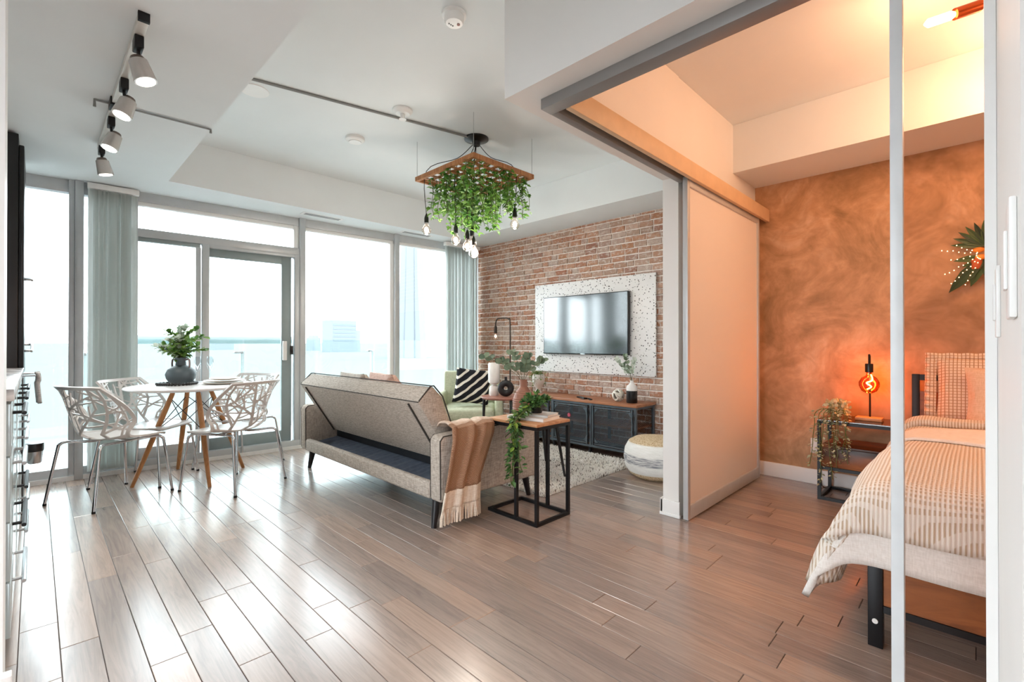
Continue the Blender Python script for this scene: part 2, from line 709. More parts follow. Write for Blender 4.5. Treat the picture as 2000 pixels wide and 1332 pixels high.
UB = [unit_brick(i) for i in range(12)]
UM = []
for v_, f_ in UB:
    me = MB().add(v_, f_).mesh('brick')
    me.materials.append(BRICKM)
    UM.append(me)
rest = MB()
for k, (y0, y1, z0, z1) in enumerate(bricks):
    q = rb.randrange(12)
    dep = .012 + rb.uniform(-.003, .003)
    sx, sy, sz = dep * 2, (y1 - y0) - .0125, (z1 - z0) - .0125
    c = (XB - .008, (y0 + y1) / 2, (z0 + z1) / 2)
    if k < 300:
        o = D.objects.new('brick', UM[q])
        COL.objects.link(o)
        o.parent = wall_b
        o.location = c
        o.scale = (sx, sy, sz)
    else:
        v_, f_ = UB[q]
        rest.add([(c[0] + a * sx, c[1] + b * sy, c[2] + d * sz) for a, b, d in v_], f_)
tag(rest.build('bricks_further_off', BRICKM, wall_b, weld=False), kind='stuff')
sbox('trim_5', TRIMW, XB - .03, XB, 4.905, 4.93, 0, ZS)                       # white corner bead

# ---- divider wall, header of the bedroom opening
sbox('wall_divider', WHITE, 2.85, XB - .0005, 1.345, 1.45, 0, ZC - .001)
sbox('baseboard_divider', TRIMW, 2.836, XB - .02, 1.449, 1.463, 0, .105)
struct(MB().box(2.836, 2.851, 1.335, 1.463, 0, .10).box(2.83, 2.851, 1.33, 1.466, 0, .02).build('baseboard_post', TRIMW, bevel=.003))
struct(MB().prism([(1.42, 1.45), (1.42, -1.62), (1.53, -1.62), (1.53, 1.34), (2.85, 1.34), (2.85, 1.45)], 'z', 2.15, ZC - .001).build('wall_header', WHITE))
# grey ceiling track inside the header and the wood coloured pelmet over the panel
struct(MB().box(1.53, 1.60, -.6, 1.34, 2.105, 2.20).build('trim_6', RAILG, bevel=.003))
struct(MB().box(1.60, 2.85, 1.30, 1.339, 2.105, 2.20).build('trim_7', RAILG, bevel=.003))
struct(MB().box(1.605, XB, 1.235, 1.262, 2.105, 2.205).build('trim_8', plain('pelmet_almond', 'd8b994', .5), bevel=.002))
struct(MB().box(1.605, XB, 1.262, 1.34, 2.16, 2.205).build('trim_9', RAILG))
sbox('baseboard_bedroom', TRIMW, XB - .016, XB, -1.6, 1.34, 0, .115, bevel=.004)
sbox('wall_bedroom_end', WHITE, 1.53, XB + .1, -1.72, -1.62, 0, ZC)
sbox('wall_bedroom_front', WHITE, 1.42, 1.53, -1.62, -.012, 0, 2.149)
# near right: wall with switches seen along its face
sbox('wall_right', WHITE, .62, 1.419, -.13, -.027, 0, ZC)
sbox('trim_10', TRIMW, 1.38, 1.425, -.0265, -.009, 0, 2.15)
sbox('wall_hall', plain('hall_paint', 'cdb5aa', .6), -1.6, .62, -2.3, -2.2, 0, ZC)

sbox('wall_sky_block', WHITE, -1.7, -1.6, -2.3, .7, 0, ZC)  # unseen wall, added to hold back sky light from behind the camera

# near left: wall end in front of the kitchen
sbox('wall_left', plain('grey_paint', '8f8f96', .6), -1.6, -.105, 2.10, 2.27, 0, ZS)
sbox('trim_11', TRIMW, -.1045, -.066, 2.09, 2.275, 0, ZS)
struct(MB().box(-.20, -.046, 2.05, 2.0895, 0, .11).build('baseboard_left', TRIMW, bevel=.003))
sbox('wall_kitchen', WHITE, -1.6, -.75, 2.28, 5.3, 0, ZS)

# ---- window wall (local frame: x along the wall, y towards the room, z up)
wroot = empty('window_frame_origin', (W0.x, W0.y, 0), WANG)
D.objects.remove(wroot)


def wp(s, off, z):
    p = W0 + WU * s + WN * off
    return (p.x, p.y, z)


def wpart(name, mat, parent, s0, s1, o0, o1, z0, z1, bevel=.002):
    """box in the window wall frame; o measured towards the room"""
    m = MB().box(s0, s1, -o1, -o0, z0, z1)
    return m.build(name, mat, parent, bevel=bevel)


def wunit(name):
    return struct(empty(name, (W0.x, W0.y, 0), WANG))


win = wunit('window_1')                    # fixed pane beside the fridge
wpart('frame_head', ALU, win, -.9, .24, -.06, .02, 2.31, ZS)
wpart('frame_sill', ALU, win, -.9, .24, -.06, .03, .0, .10)
wpart('mullion', ALU, win, .24, .275, -.06, .045, 0, ZS)
wpart('mullion', ALU, win, .277, .33, -.06, .06, 0, ZS)
wpart('pane', GLASS, win, -.9, .24, -.03, -.022, .10, 2.31, 0)

win = wunit('window_2')                    # narrow pane behind the gathered blind
wpart('frame_head', ALU, win, .33, .65, -.06, .02, 2.31, ZS)
wpart('frame_sill', ALU, win, .33, .65, -.06, .03, 0, .10)
wpart('mullion', ALU, win, .65, .675, -.06, .045, 0, ZS)
wpart('pane', GLASS, win, .33, .65, -.03, -.022, .10, 2.31, 0)

win = wunit('window_3')                    # transom over the sliding door
wpart('frame_head', ALU, win, .675, 2.005, -.06, .02, 2.33, ZS)
wpart('head_bead', TRIMW, win, .675, 1.96, -.05, .0, 2.295, 2.33)
wpart('side_bead', TRIMW, win, 1.955, 2.005, -.05, .01, 2.09, 2.33)
wpart('transom', ALU, win, .675, 2.005, -.06, .035, 2.02, 2.092)
wpart('pane', GLASS, win, .675, 1.955, -.03, -.022, 2.092, 2.295, 0)

win = wunit('window_4')                    # wide fixed pane right of the door
wpart('mullion', ALU, win, 2.005, 2.06, -.06, .05, 0, ZS)
wpart('frame_head', ALU, win, 2.06, 3.09, -.06, .02, 2.33, ZS)
wpart('head_bead', TRIMW, win, 2.06, 3.09, -.05, .0, 2.295, 2.33)
wpart('side_bead', TRIMW, win, 3.045, 3.09, -.05, .01, .10, 2.295)
wpart('frame_sill', ALU, win, 2.06, 3.09, -.06, .03, 0, .10)
wpart('pane', GLASS, win, 2.06, 3.045, -.03, -.022, .10, 2.295, 0)

win = wunit('window_5')                    # pane by the brick wall
wpart('mullion', ALU, win, 3.09, 3.15, -.06, .05, 0, ZS)
wpart('frame_head', ALU, win, 3.15, 4.35, -.06, .02, 2.33, ZS)
wpart('head_bead', TRIMW, win, 3.15, 4.30, -.05, .0, 2.295, 2.33)
wpart('frame_sill', ALU, win, 3.15, 4.35, -.06, .03, 0, .10)
wpart('jamb', ALU, win, 4.30, 4.35, -.06, .03, 0, ZS)
wpart('pane', GLASS, win, 3.15, 4.30, -.03, -.022, .10, 2.295, 0)

door = wunit('door_1')                     # sliding balcony door
wpart('sill', ALU, door, .675, 2.005, -.06, .05, 0, .09)
wpart('bottom_rail', ALU, door, .675, 1.13, -.03, .02, .09, .19)
wpart('top_rail', ALU_SHADE, door, .675, 1.13, -.03, .02, 1.985, 2.02)
wpart('stile', ALU, door, 1.095, 1.135, -.03, .02, .19, 1.985)
wpart('pane', GLASS, door, .675, 1.095, -.01, -.004, .19, 1.985, 0)
wpart('frame_stile', ALU, door, 1.142, 1.20, -.05, .04, .09, 2.02)
wpart('frame_stile', ALU, door, 1.955, 2.005, -.05, .04, .09, 2.02)
wpart('frame_head', ALU, door, 1.20, 1.955, -.05, .04, 1.99, 2.02)
leaf = wpart('sliding_leaf_stile', ALU_SHADE, door, 1.84, 1.935, -.048, -.005, .09, 1.99)
wpart('sliding_leaf_top', ALU_SHADE, door, 1.20, 1.84, -.048, -.005, 1.915, 1.99)
wpart('sliding_leaf_bottom', ALU_SHADE, door, 1.20, 1.84, -.048, -.005, .09, .20)
wpart('pane', GLASS, door, 1.20, 1.84, -.03, -.024, .20, 1.915, 0)
h = wpart('handle', TRIMW, door, 1.845, 1.885, .0, .03, .92, 1.12, .006)
wpart('latch', BLACKP, h, 1.925, 1.95, -.005, .012, .98, 1.07)
struct(MB().prism([wp(-.9, .03, 0)[:2], wp(4.34, .03, 0)[:2], wp(4.34, .055, 0)[:2], wp(-.9, .055, 0)[:2]], 'z', 0, .035).build('baseboard_window', TRIMW))
sbox('wall_window_end', WHITE, -1.7, -.95, 5.25, 5.4, 0, ZS)

# ---- balcony, lake, far buildings
bal = struct(MB().prism([wp(-2.5, -.07, 0)[:2], wp(6, -.07, 0)[:2], wp(6, -1.5, 0)[:2], wp(-2.5, -1.5, 0)[:2]], 'z', -.2, -.03).build('balcony_floor', plain('concrete', 'c4c5c4', .8)))
rl = thing('balcony_railing', 'clear glass balcony railing with metal posts outside the windows', 'railing', (W0.x, W0.y, 0), WANG)


def rpart(name, mat, *b, **k): return wpart(name, mat, rl, *b, **k)


js = [-2.4, -1.0, .33, 1.76, 3.46, 5.0, 6.0]
for a, b in zip(js[:-1], js[1:]):
    rpart('glass_panel', RGLASS, a + .01, b - .01, -1.312, -1.30, .02, 1.14, bevel=0)
for s in js[1:-1]:
    rpart('post', ALU, s - .02, s + .02, -1.40, -1.35, -.03, 1.0)
    rpart('clamp', STEEL, s - .10, s + .0, -1.36, -1.29, .97, 1.0, bevel=.006)
rpart('handrail', plain('rail_pale', 'a9b8bd', .4, .2), .62, 2.35, -1.42, -1.33, 1.09, 1.19, bevel=.03)
water, nt, b = newmat('lake_water')
n = nd(nt, 'TexNoise', Scale=.02, Detail=4.0)
L(nt, coords(nt), n.inputs['Vector'])
L(nt, ramp(nt, n.outputs['Fac'], [(.35, (.148, .153, .152)), (.65, (.153, .158, .157))]), b.inputs['Base Color'])
b.inputs['Roughness'].default_value = .9
b.inputs['Specular IOR Level'].default_value = 0
lake = MB().add([(-30000, -200, -12), (30000, -200, -12), (30000, 30000, -12), (-30000, 30000, -12)], [(0, 1, 2, 3)]).build('lake', water)
tag(lake, 'pale teal lake stretching to the horizon beyond the balcony', 'lake', kind='stuff')


def far(px, dist):
    a = math.atan((px - 1000) / 921.7)
    az = R(44.7) - a
    d = dist / math.cos(a)
    return d * math.cos(az), d * math.sin(az)


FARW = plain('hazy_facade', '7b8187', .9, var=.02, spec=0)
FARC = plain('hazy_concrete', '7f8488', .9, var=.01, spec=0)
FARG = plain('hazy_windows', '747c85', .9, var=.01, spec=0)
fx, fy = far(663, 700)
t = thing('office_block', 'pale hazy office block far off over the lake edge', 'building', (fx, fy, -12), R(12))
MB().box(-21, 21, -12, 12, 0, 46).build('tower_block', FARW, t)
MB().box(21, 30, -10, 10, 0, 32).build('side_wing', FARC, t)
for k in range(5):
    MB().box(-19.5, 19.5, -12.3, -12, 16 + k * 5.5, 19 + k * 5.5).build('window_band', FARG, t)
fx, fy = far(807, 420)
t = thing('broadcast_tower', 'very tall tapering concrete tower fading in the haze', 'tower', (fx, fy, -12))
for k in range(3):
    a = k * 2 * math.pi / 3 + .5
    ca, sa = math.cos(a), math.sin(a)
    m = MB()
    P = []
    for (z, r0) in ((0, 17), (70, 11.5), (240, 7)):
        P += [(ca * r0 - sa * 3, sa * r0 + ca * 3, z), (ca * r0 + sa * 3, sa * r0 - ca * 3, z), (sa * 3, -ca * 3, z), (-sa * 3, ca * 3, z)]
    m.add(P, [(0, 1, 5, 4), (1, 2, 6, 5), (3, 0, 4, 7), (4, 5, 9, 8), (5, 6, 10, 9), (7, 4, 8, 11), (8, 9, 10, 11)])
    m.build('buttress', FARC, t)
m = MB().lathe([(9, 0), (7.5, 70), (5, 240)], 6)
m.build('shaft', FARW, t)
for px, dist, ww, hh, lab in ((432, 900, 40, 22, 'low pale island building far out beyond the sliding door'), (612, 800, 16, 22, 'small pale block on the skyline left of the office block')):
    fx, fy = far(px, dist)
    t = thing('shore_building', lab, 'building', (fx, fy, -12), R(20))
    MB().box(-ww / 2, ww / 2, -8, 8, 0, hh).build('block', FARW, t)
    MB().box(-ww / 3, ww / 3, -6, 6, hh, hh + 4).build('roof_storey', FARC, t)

# ---- frosted panel on the divider, glass panel at right
t = thing('frosted_sliding_panel', 'frosted glass sliding panel in slim aluminium frame parked against the dividing wall', 'sliding panel', (2.815, 1.285, 0))
MB().box(0, .035, -.016, .016, .012, 2.125).build('stile', ALU, t, bevel=.002)
MB().box(1.30, 1.335, -.016, .016, .012, 2.125).build('stile', ALU, t, bevel=.002)
MB().box(.035, 1.30, -.016, .016, .012, .095).build('bottom_rail', ALU, t, bevel=.002)
MB().box(.035, 1.30, -.016, .016, 2.07, 2.125).build('top_rail', ALU, t, bevel=.002)
MB().box(.035, 1.30, -.004, .004, .095, 2.07).build('frosted_pane', FROST, t)
MB().box(.02, .12, -.012, .012, 0, .012).build('floor_guide', STEEL, t)
t = thing('glass_sliding_panel', 'clear glass sliding panel with pale post at the right edge', 'sliding panel', (1.57, 0, 0))
MB().box(-.016, .016, .137, .163, .008, 2.115).build('stile', plain('post_silver', 'd8dbdd', .4, .05), t, bevel=.002)
MB().box(-.016, .016, -.9, .137, .008, .09).build('bottom_rail', ALU, t, bevel=.002)
MB().box(-.016, .016, -.9, .137, 2.06, 2.115).build('top_rail', ALU, t, bevel=.002)
MB().box(-.004, .004, -.9, .137, .09, 2.06).build('pane', BGLASS, t)
for x0, z0, z1, lab in ((1.16, 1.11, 1.235, 'white switch plate on the right wall nearer the glass panel'), (.66, 1.125, 1.245, 'white switch plate on the right wall closest to the viewer')):
    t = thing('switch_plate', lab, 'switch', (x0 + .05, -.027, z0))
    MB().box(-.035, .035, .0, .006, 0, z1 - z0).build('plate', TRIMW, t, bevel=.002)
    MB().box(-.012, .012, .006, .009, .03, z1 - z0 - .03).build('rocker', TRIMW, t, bevel=.001)
# ================================================================== CEILING THINGS
def detector(loc, kind, label):
    t = thing('smoke_detector' if kind != 'sprinkler' else 'ceiling_sprinkler', label, 'detector' if kind != 'sprinkler' else 'sprinkler', loc)
    if kind == 'big':
        MB().lathe([(.062, 0), (.062, -.012), (.058, -.014)], 28).build('base', TRIMW, t, True)
        MB().lathe([(.05, -.014), (.05, -.04), (.042, -.05), (0, -.052)], 28).build('housing', TRIMW, t, True)
        MB().lathe([(.008, -.05), (.008, -.0545), (0, -.0545)], 10, (.018, -.012, 0)).build('test_button', plain('det_red', '9b6a62', .5), t, True)
        for k in range(3):
            MB().lathe([(.004, -.05), (.004, -.0535), (0, -.0535)], 8, (-.02 + .012 * k, .016, 0)).build('vent_dot', plain('det_grey%d' % k, '777777', .5), t)
    elif kind == 'sprinkler':
        MB().lathe([(.07, 0), (.07, -.012), (.05, -.03), (0, -.031)], 24).build('rosette', TRIMW, t, True)
        MB().lathe([(.018, -.03), (.014, -.06), (.026, -.066), (.026, -.070), (0, -.071)], 16).build('head', TRIMW, t, True)
    else:
        MB().lathe([(.075, 0), (.075, -.02), (.06, -.032)], 28).build('base', TRIMW, t, True)
        MB().lathe([(.05, -.032), (.048, -.038), (0, -.04)], 28).build('housing', TRIMW, t, True)


detector((1.50, 1.90, ZC), 'big', 'large white smoke detector nearest on the ceiling')
detector((1.86, 2.95, ZC), 'sprinkler', 'white sprinkler head beside the ceiling conduit')
detector((1.84, 3.63, ZC), 'disc', 'flat round white detector between conduit and window soffit')
t = MB().lathe([(.09, 0), (.088, -.006), (0, -.009)], 28).build('blank_ceiling_plate', TRIMW, None, True, loc=(1.02, 3.42, ZC))
tag(t, 'thin white round cover plate at the start of the ceiling conduit', 'cover plate')
CONDM = plain('conduit_grey', '8f908e', .5, .3)
t = MB().tube([(.77, 3.31, ZC - .009), (2.46, 2.94, ZC - .009)], .009, 8).build('ceiling_conduit', CONDM, None, True)
tag(t, 'thin grey conduit crossing the raised ceiling to the hanging planter', 'conduit')
t = MB().tube([(.22, 3.36, ZS - .045), (.22, 3.36, ZS - .008), (.75, 3.33, ZS - .008), (.75, 3.33, ZS - .03)], .007, 8).build('soffit_conduit', CONDM, None, True)
tag(t, 'thin grey conduit on the lowered soffit running from the track lights', 'conduit')
for k, (x, y, ln, lab) in enumerate(((2.09, 4.83, .36, 'long white slot vent in the window soffit near the door'), (3.22, 4.80, .36, 'short white slot vent in the window soffit by the planter'))):
    t = thing('slot_vent', lab, 'vent', (x, y, ZS), -.035)
    MB().box(-ln / 2 - .03, ln / 2 + .03, -.05, .05, -.004, 0).build('frame', TRIMW, t, bevel=.001)
    for q in range(2):
        MB().box(-ln / 2, ln / 2, -.034 + q * .038, -.008 + q * .038, -.0052, -.004).build('slot', plain('slot_grey%d%d' % (k, q), '8d8d8f', .7), t)

# ---- track light
t = thing('track_light', 'silver ceiling track with four small spot heads', 'track light', (.30, 0, ZS))
MB().box(-.017, .017, 2.36, 4.12, -.034, -.002).build('rail', plain('track_silver', 'd6d3cd', .35, .3), t, bevel=.002)
MB().box(-.019, .019, 2.345, 2.36, -.036, 0).build('end_cap', BLACK, t)
MB().box(-.024, .024, 3.26, 3.36, -.045, -.001).build('feed_box', BLACK, t, bevel=.003)
LENS = emit('spot_lens', 'fff6ea', 7)
HEADG = plain('spot_silver', 'c9c5c2', .25, .5)
for k, (y, ax, ay) in enumerate(((2.50, .30, -.15), (2.95, -.32, -.1), (3.50, -.32, -.1), (4.05, .22, .05))):
    hd = MB().box(-.016, .016, y - .035, y + .035, -.085, -.034).build('adapter', BLACK, t, bevel=.004)
    MB().tube([(0, y, -.08), (.004, y, -.13)], .007, 8).build('stem', BLACK, hd, True)
    c = Vector((.01, y + .01, -.15))
    d = Vector((ax, ay, -1)).normalized()
    can = MB().tube([c - d * .03, c - d * .028, c + d * .055, c + d * .06], [.024, .034, .042, .042], 18).build('spot_can', HEADG, t, True)
    MB().tube([c + d * .0605, c + d * .062], [.034, .034], 18).build('lens', LENS, can, True)
    li = D.lights.new('spot_light', 'SPOT'); li.energy = 30; li.color = (1, .95, .88); li.spot_size = R(95); li.spot_blend = .8; li.shadow_soft_size = .03
    lo = D.objects.new('spot_light', li); COL.objects.link(lo); lo.parent = t; lo.location = c + d * .07
    lo.rotation_euler = d.to_track_quat('-Z', 'Y').to_euler()
    MB().tube([c - d * .045, c - d * .03], [.024, .03], 12).build('rear_cap', plain('spot_dark%d' % k, '6e645d', .4, .4), can, True)

# ---- pendant planter
TREL = wood('trellis_wood', '9c5f36', 'c48a58', .6, (30, 30, 4))
IVY = leafmat('ivy_leaf', '2f6b1e', '7fae46', .3)
STEMM = plain('vine_stem', '5b6b33', .7)
PZ = 2.46
PX0, PX1, PY0, PY1 = 2.24, 2.87, 2.61, 3.33
t = thing('hanging_planter', 'square wooden lattice chandelier dripping with ivy and bare bulbs', 'chandelier', (0, 0, 0))
for x in (PX0, PX1):
    MB().box(x - .013, x + .013, PY0 - .013, PY1 + .013, PZ - .012, PZ + .024).build('frame_side', TREL, t, bevel=.002)
for y in (PY0, PY1):
    MB().box(PX0 + .0131, PX1 - .0131, y - .013, y + .013, PZ - .012, PZ + .024).build('frame_side', TREL, t, bevel=.002)
for k in range(6):
    x = PX0 + (PX1 - PX0) * (k + 1) / 7
    MB().box(x - .014, x + .014, PY0 + .0131, PY1 - .0131, PZ, PZ + .008).build('slat', TREL, t)
for k in range(7):
    y = PY0 + (PY1 - PY0) * (k + 1) / 8
    MB().box(PX0 + .0131, PX1 - .0131, y - .014, y + .014, PZ - .009, PZ - .0005).build('slat', TREL, t)
for (x, y) in ((PX0, PY0), (PX1, PY0), (PX0, PY1), (PX1, PY1)):
    MB().tube([(x, y, PZ + .02), (x, y, ZC)], .0012, 4).build('steel_wire', STEEL, t)
MB().lathe([(.10, 0), (.10, -.012), (.035, -.03), (.03, -.06), (0, -.06)], 28, (2.545, 2.93, ZC)).build('ceiling_rose', BLACKP, t, True)
BULB = emit('bulb_glow', 'fff7ee', 2.2)
BULBG = m_glass('bulb_glass', 'fff8f2', .1)
rv = random.Random(3)
for k, (x, y, z) in enumerate(((2.27, 3.24, 2.03), (2.41, 3.03, 1.935), (2.49, 2.98, 1.89), (2.515, 2.95, 1.915), (2.52, 2.935, 1.835), (2.75, 2.69, 2.065))):
    rose = (2.545 + (x - 2.545) * .08, 2.93 + (y - 2.93) * .08, ZC - .055)
    pts = catmull([rose, (rose[0] + (x - 2.545) * .3, rose[1] + (y - 2.93) * .3, ZC - .16), (x, y, PZ + .06), (x, y, z + .12)], 5)
    cd = MB().tube(pts, .003, 6).build('cord', BLACKP, t, True)
    MB().lathe([(.004, .14), (.014, .115), (.018, .10), (.018, .062), (.0, .062)], 12, (x, y, z)).build('socket', BLACKP, cd, True)
    bl = MB().lathe([(.012, .062), (.016, .045), (.034, .02), (.039, 0), (.034, -.02), (.02, -.035), (0, -.04)], 16, (x, y, z)).build('bulb', BULBG, t, True)
    MB().lathe([(.0, .03), (.014, .02), (.019, 0), (.012, -.018), (0, -.022)], 10, (x, y, z)).build('filament', BULB, bl, True)
    li = D.lights.new('bulb_light', 'POINT'); li.energy = 3.5; li.color = (1, .93, .84); li.shadow_soft_size = .04
    lo = D.objects.new('bulb_light', li); COL.objects.link(lo); lo.parent = t; lo.location = (x, y, z - .05)


def leaf(mb, p, d, nrm, ln, wd, shape='ivy'):
    d = d.normalized()
    s = d.cross(nrm)
    if s.length < 1e-4: s = d.cross(Vector((1, .3, .2)))
    s.normalize()
    n = s.cross(d)
    if shape == 'ivy':
        pr = [(0, 0), (.12, .42), (.34, .30), (.52, .52), (.66, .22), (1, 0)]
    elif shape == 'round':
        pr = [(0, 0), (.12, .30), (.38, .50), (.68, .46), (.9, .24), (1, 0)]
    elif shape == 'blade':
        pr = [(0, .02), (.2, .35), (.5, .5), (.8, .28), (1, 0)]
    else:
        pr = [(0, 0), (.25, .38), (.5, .5), (.78, .3), (1, 0)]
    up = .16 * wd
    k = len(pr)
    vs = [p + d * (a * ln) + n * (-up * 1.2 * a * a) for a, b in pr]
    Lf = [p + d * (a * ln) + s * (b * wd) + n * (up - up * 1.2 * a * a) for a, b in pr[1:-1]]
    Rt = [p + d * (a * ln) - s * (b * wd) + n * (up - up * 1.2 * a * a) for a, b in pr[1:-1]]
    o = k
    fs = []
    for side, off in ((Lf, k), (Rt, k + len(Lf))):
        m = len(side)
        seq = [(0, 1, off)] + [x for i in range(m - 1) for x in ((i + 1, i + 2, off + i + 1, off + i),)] + [(k - 2, k - 1, off + m - 1)]
        fs += seq
    mb.add(vs + Lf + Rt, fs)


def rvec(r, zmin=-1, zmax=1):
    a = r.uniform(0, 2 * math.pi)
    z = r.uniform(zmin, zmax)
    q = math.sqrt(max(0, 1 - z * z))
    return Vector((q * math.cos(a), q * math.sin(a), z))


def vine(parent, start, length, r, size=.036, step=.024, mat=None, sm=None, shape='ivy', sway=.02, name='vine', lead=None, pts=None):
    mb = MB()
    if pts is None:
        n = max(3, int(length / .05))
        pts = [Vector(start)]
        for i in range(n):
            p = pts[-1] + Vector((r.uniform(-sway, sway), r.uniform(-sway, sway), -length / n))
            pts.append(p)
        if lead: pts = [Vector(q) for q in lead] + pts
    sub = catmull(pts, 4)
    acc = 0
    for a, b in zip(sub[:-1], sub[1:]):
        acc += (b - a).length
        while acc > step:
            acc -= step
            d = rvec(r, -.75, .35)
            nn = (d.cross(Vector((0, 0, 1))).cross(d) + rvec(r) * .5)
            sc = size * r.uniform(.7, 1.2)
            leaf(mb, b + d * .012, d, nn, sc, sc * (.95 if shape == 'ivy' else .62), shape)
    o = mb.build(name, mat, parent, True, weld=False)
    o['kind'] = 'stuff'
    MB().tube(sub, .0016, 4).build('stem', sm or STEMM, o)
    return o


for k in range(64):
    x = rv.uniform(PX0 + .03, PX1 - .03)
    y = rv.uniform(PY0 + .03, PY1 - .03)
    dx = abs(x - 2.55) / .31
    dy = abs(y - 2.97) / .36
    ln = .47 * (1 - .35 * max(dx, dy)) * rv.uniform(.65, 1.08)
    vine(t, (x, y, PZ - .01), ln, rv, .046, .019, IVY, sway=.016)
for k in range(16):
    e = rv.random()
    x, y = rv.choice([(PX0 + .02, PY0 + e * .7), (PX0 + e * .6, PY0 + .02), (PX1 - .02, PY0 + e * .7), (PX0 + .02, PY0 + e * .7)])
    vine(t, (x, y, PZ + .02), rv.uniform(.15, .36), rv, .043, .022, IVY, sway=.022)
for k in range(8):
    mb = MB()
    c = Vector((rv.uniform(PX0 + .1, PX1 - .1), rv.uniform(PY0 + .05, PY1 - .15), PZ + .015))
    for q in range(9):
        d = rvec(rv, -.2, .6)
        leaf(mb, c + rvec(rv) * .04, d, Vector((0, 0, 1)) + rvec(rv) * .4, .04, .036)
    mb.build('ivy_tuft', IVY, t, True, weld=False)['kind'] = 'stuff'

# ================================================================== BLINDS
SLAT, nt, b = newmat('blind_slat')
b.inputs['Base Color'].default_value = lin('c6c9c6')
b.inputs['Roughness'].default_value = .6
tl = nd(nt, 'BsdfTranslucent'); tl.inputs[0].default_value = lin('e6e8e6')
ms = nd(nt, 'MixShader'); ms.inputs[0].default_value = .5
L(nt, b.outputs[0], ms.inputs[1]); L(nt, tl.outputs[0], ms.inputs[2]); L(nt, ms.outputs[0], nt.nodes['Material Output'].inputs['Surface'])


def blind(label, s0, s1, n, off, rs, ang=62):
    t = thing('vertical_blind', label, 'blind', (W0.x, W0.y, 0), WANG)
    MB().box(s0 - .02, s1 + .02, -off - .03, -off + .03, 2.355, 2.40).build('headrail', TRIMW, t, bevel=.003)
    r = random.Random(rs)
    base = MB()
    W = .082
    for i in range(5):
        u = -W / 2 + W * i / 4
        base.v += [(u, .007 * (1 - (2 * u / W) ** 2), .06), (u, .007 * (1 - (2 * u / W) ** 2), 2.35)]
    for i in range(4): base.f.append((2 * i, 2 * i + 2, 2 * i + 3, 2 * i + 1))
    me = base.mesh('slat', smooth=True)
    me.materials.append(SLAT)
    for i in range(n):
        o = D.objects.new('slat', me)
        COL.objects.link(o)
        o.parent = t
        o.location = (s0 + (s1 - s0) * (i + .5) / n, -off + r.uniform(-.008, .008), 0)
        o.rotation_euler = (0, 0, R(ang + r.uniform(-12, 12)))
    return t


blind('pale grey vertical blind gathered left of the balcony door', .37, .66, 17, .072, 2, 42)
blind('pale grey vertical blind gathered beside the brick wall', 3.78, 4.29, 26, .10, 4, 32)

# ================================================================== DINING SET
pv = [0, .08, .28, .42, .52, .64, .80, 1.0]
py_ = [.235, .20, .05, -.08, -.165, -.205, -.235, -.265]
pz_ = [.425, .442, .435, .43, .455, .53, .65, .80]
pw = [.19, .222, .24, .248, .25, .25, .25, .225]
pk = [0, 0, .0, .03, .11, .19, .16, .05]
pl = [0, .0, .012, .03, .05, .035, .015, 0]


def smooth_tab(tab):
    pts = catmull([(a, b, 0) for a, b in zip(pv, tab)], 10)
    return [p.x for p in pts], [p.y for p in pts]


TY, TZ, TW, TK, TL = (smooth_tab(x) for x in (py_, pz_, pw, pk, pl))


def shell(u, v):
    y, z, wd, k, l = (interp(t_[0], t_[1], v) for t_ in (TY, TZ, TW, TK, TL))
    return Vector((u * wd, y + k * abs(u) ** 2.2, z + l * u * u))


def shell_n(u, v):
    a = shell(u + .02, v) - shell(u - .02, v)
    b = shell(u, min(1, v + .01)) - shell(u, max(0, v - .01))
    return a.cross(b).normalized()


def ribbon(mb, uv, w0, w1, th=.0045):
    n = len(uv)
    P = [shell(*q) for q in uv]
    o = len(mb.v)
    for i in range(n):
        tg = (P[min(i + 1, n - 1)] - P[max(i - 1, 0)]).normalized()
        nn = shell_n(*uv[i])
        s = tg.cross(nn).normalized()
        hw = w0 + (w1 - w0) * i / (n - 1)
        for a, b in ((1, 1), (-1, 1), (-1, -1), (1, -1)):
            mb.v.append(tuple(P[i] + s * (a * hw) + nn * (b * th)))
    for i in range(n - 1):
        for j in range(4):
            mb.f.append((o + 4 * i + j, o + 4 * i + (j + 1) % 4, o + 4 * i + 4 + (j + 1) % 4, o + 4 * i + 4 + j))


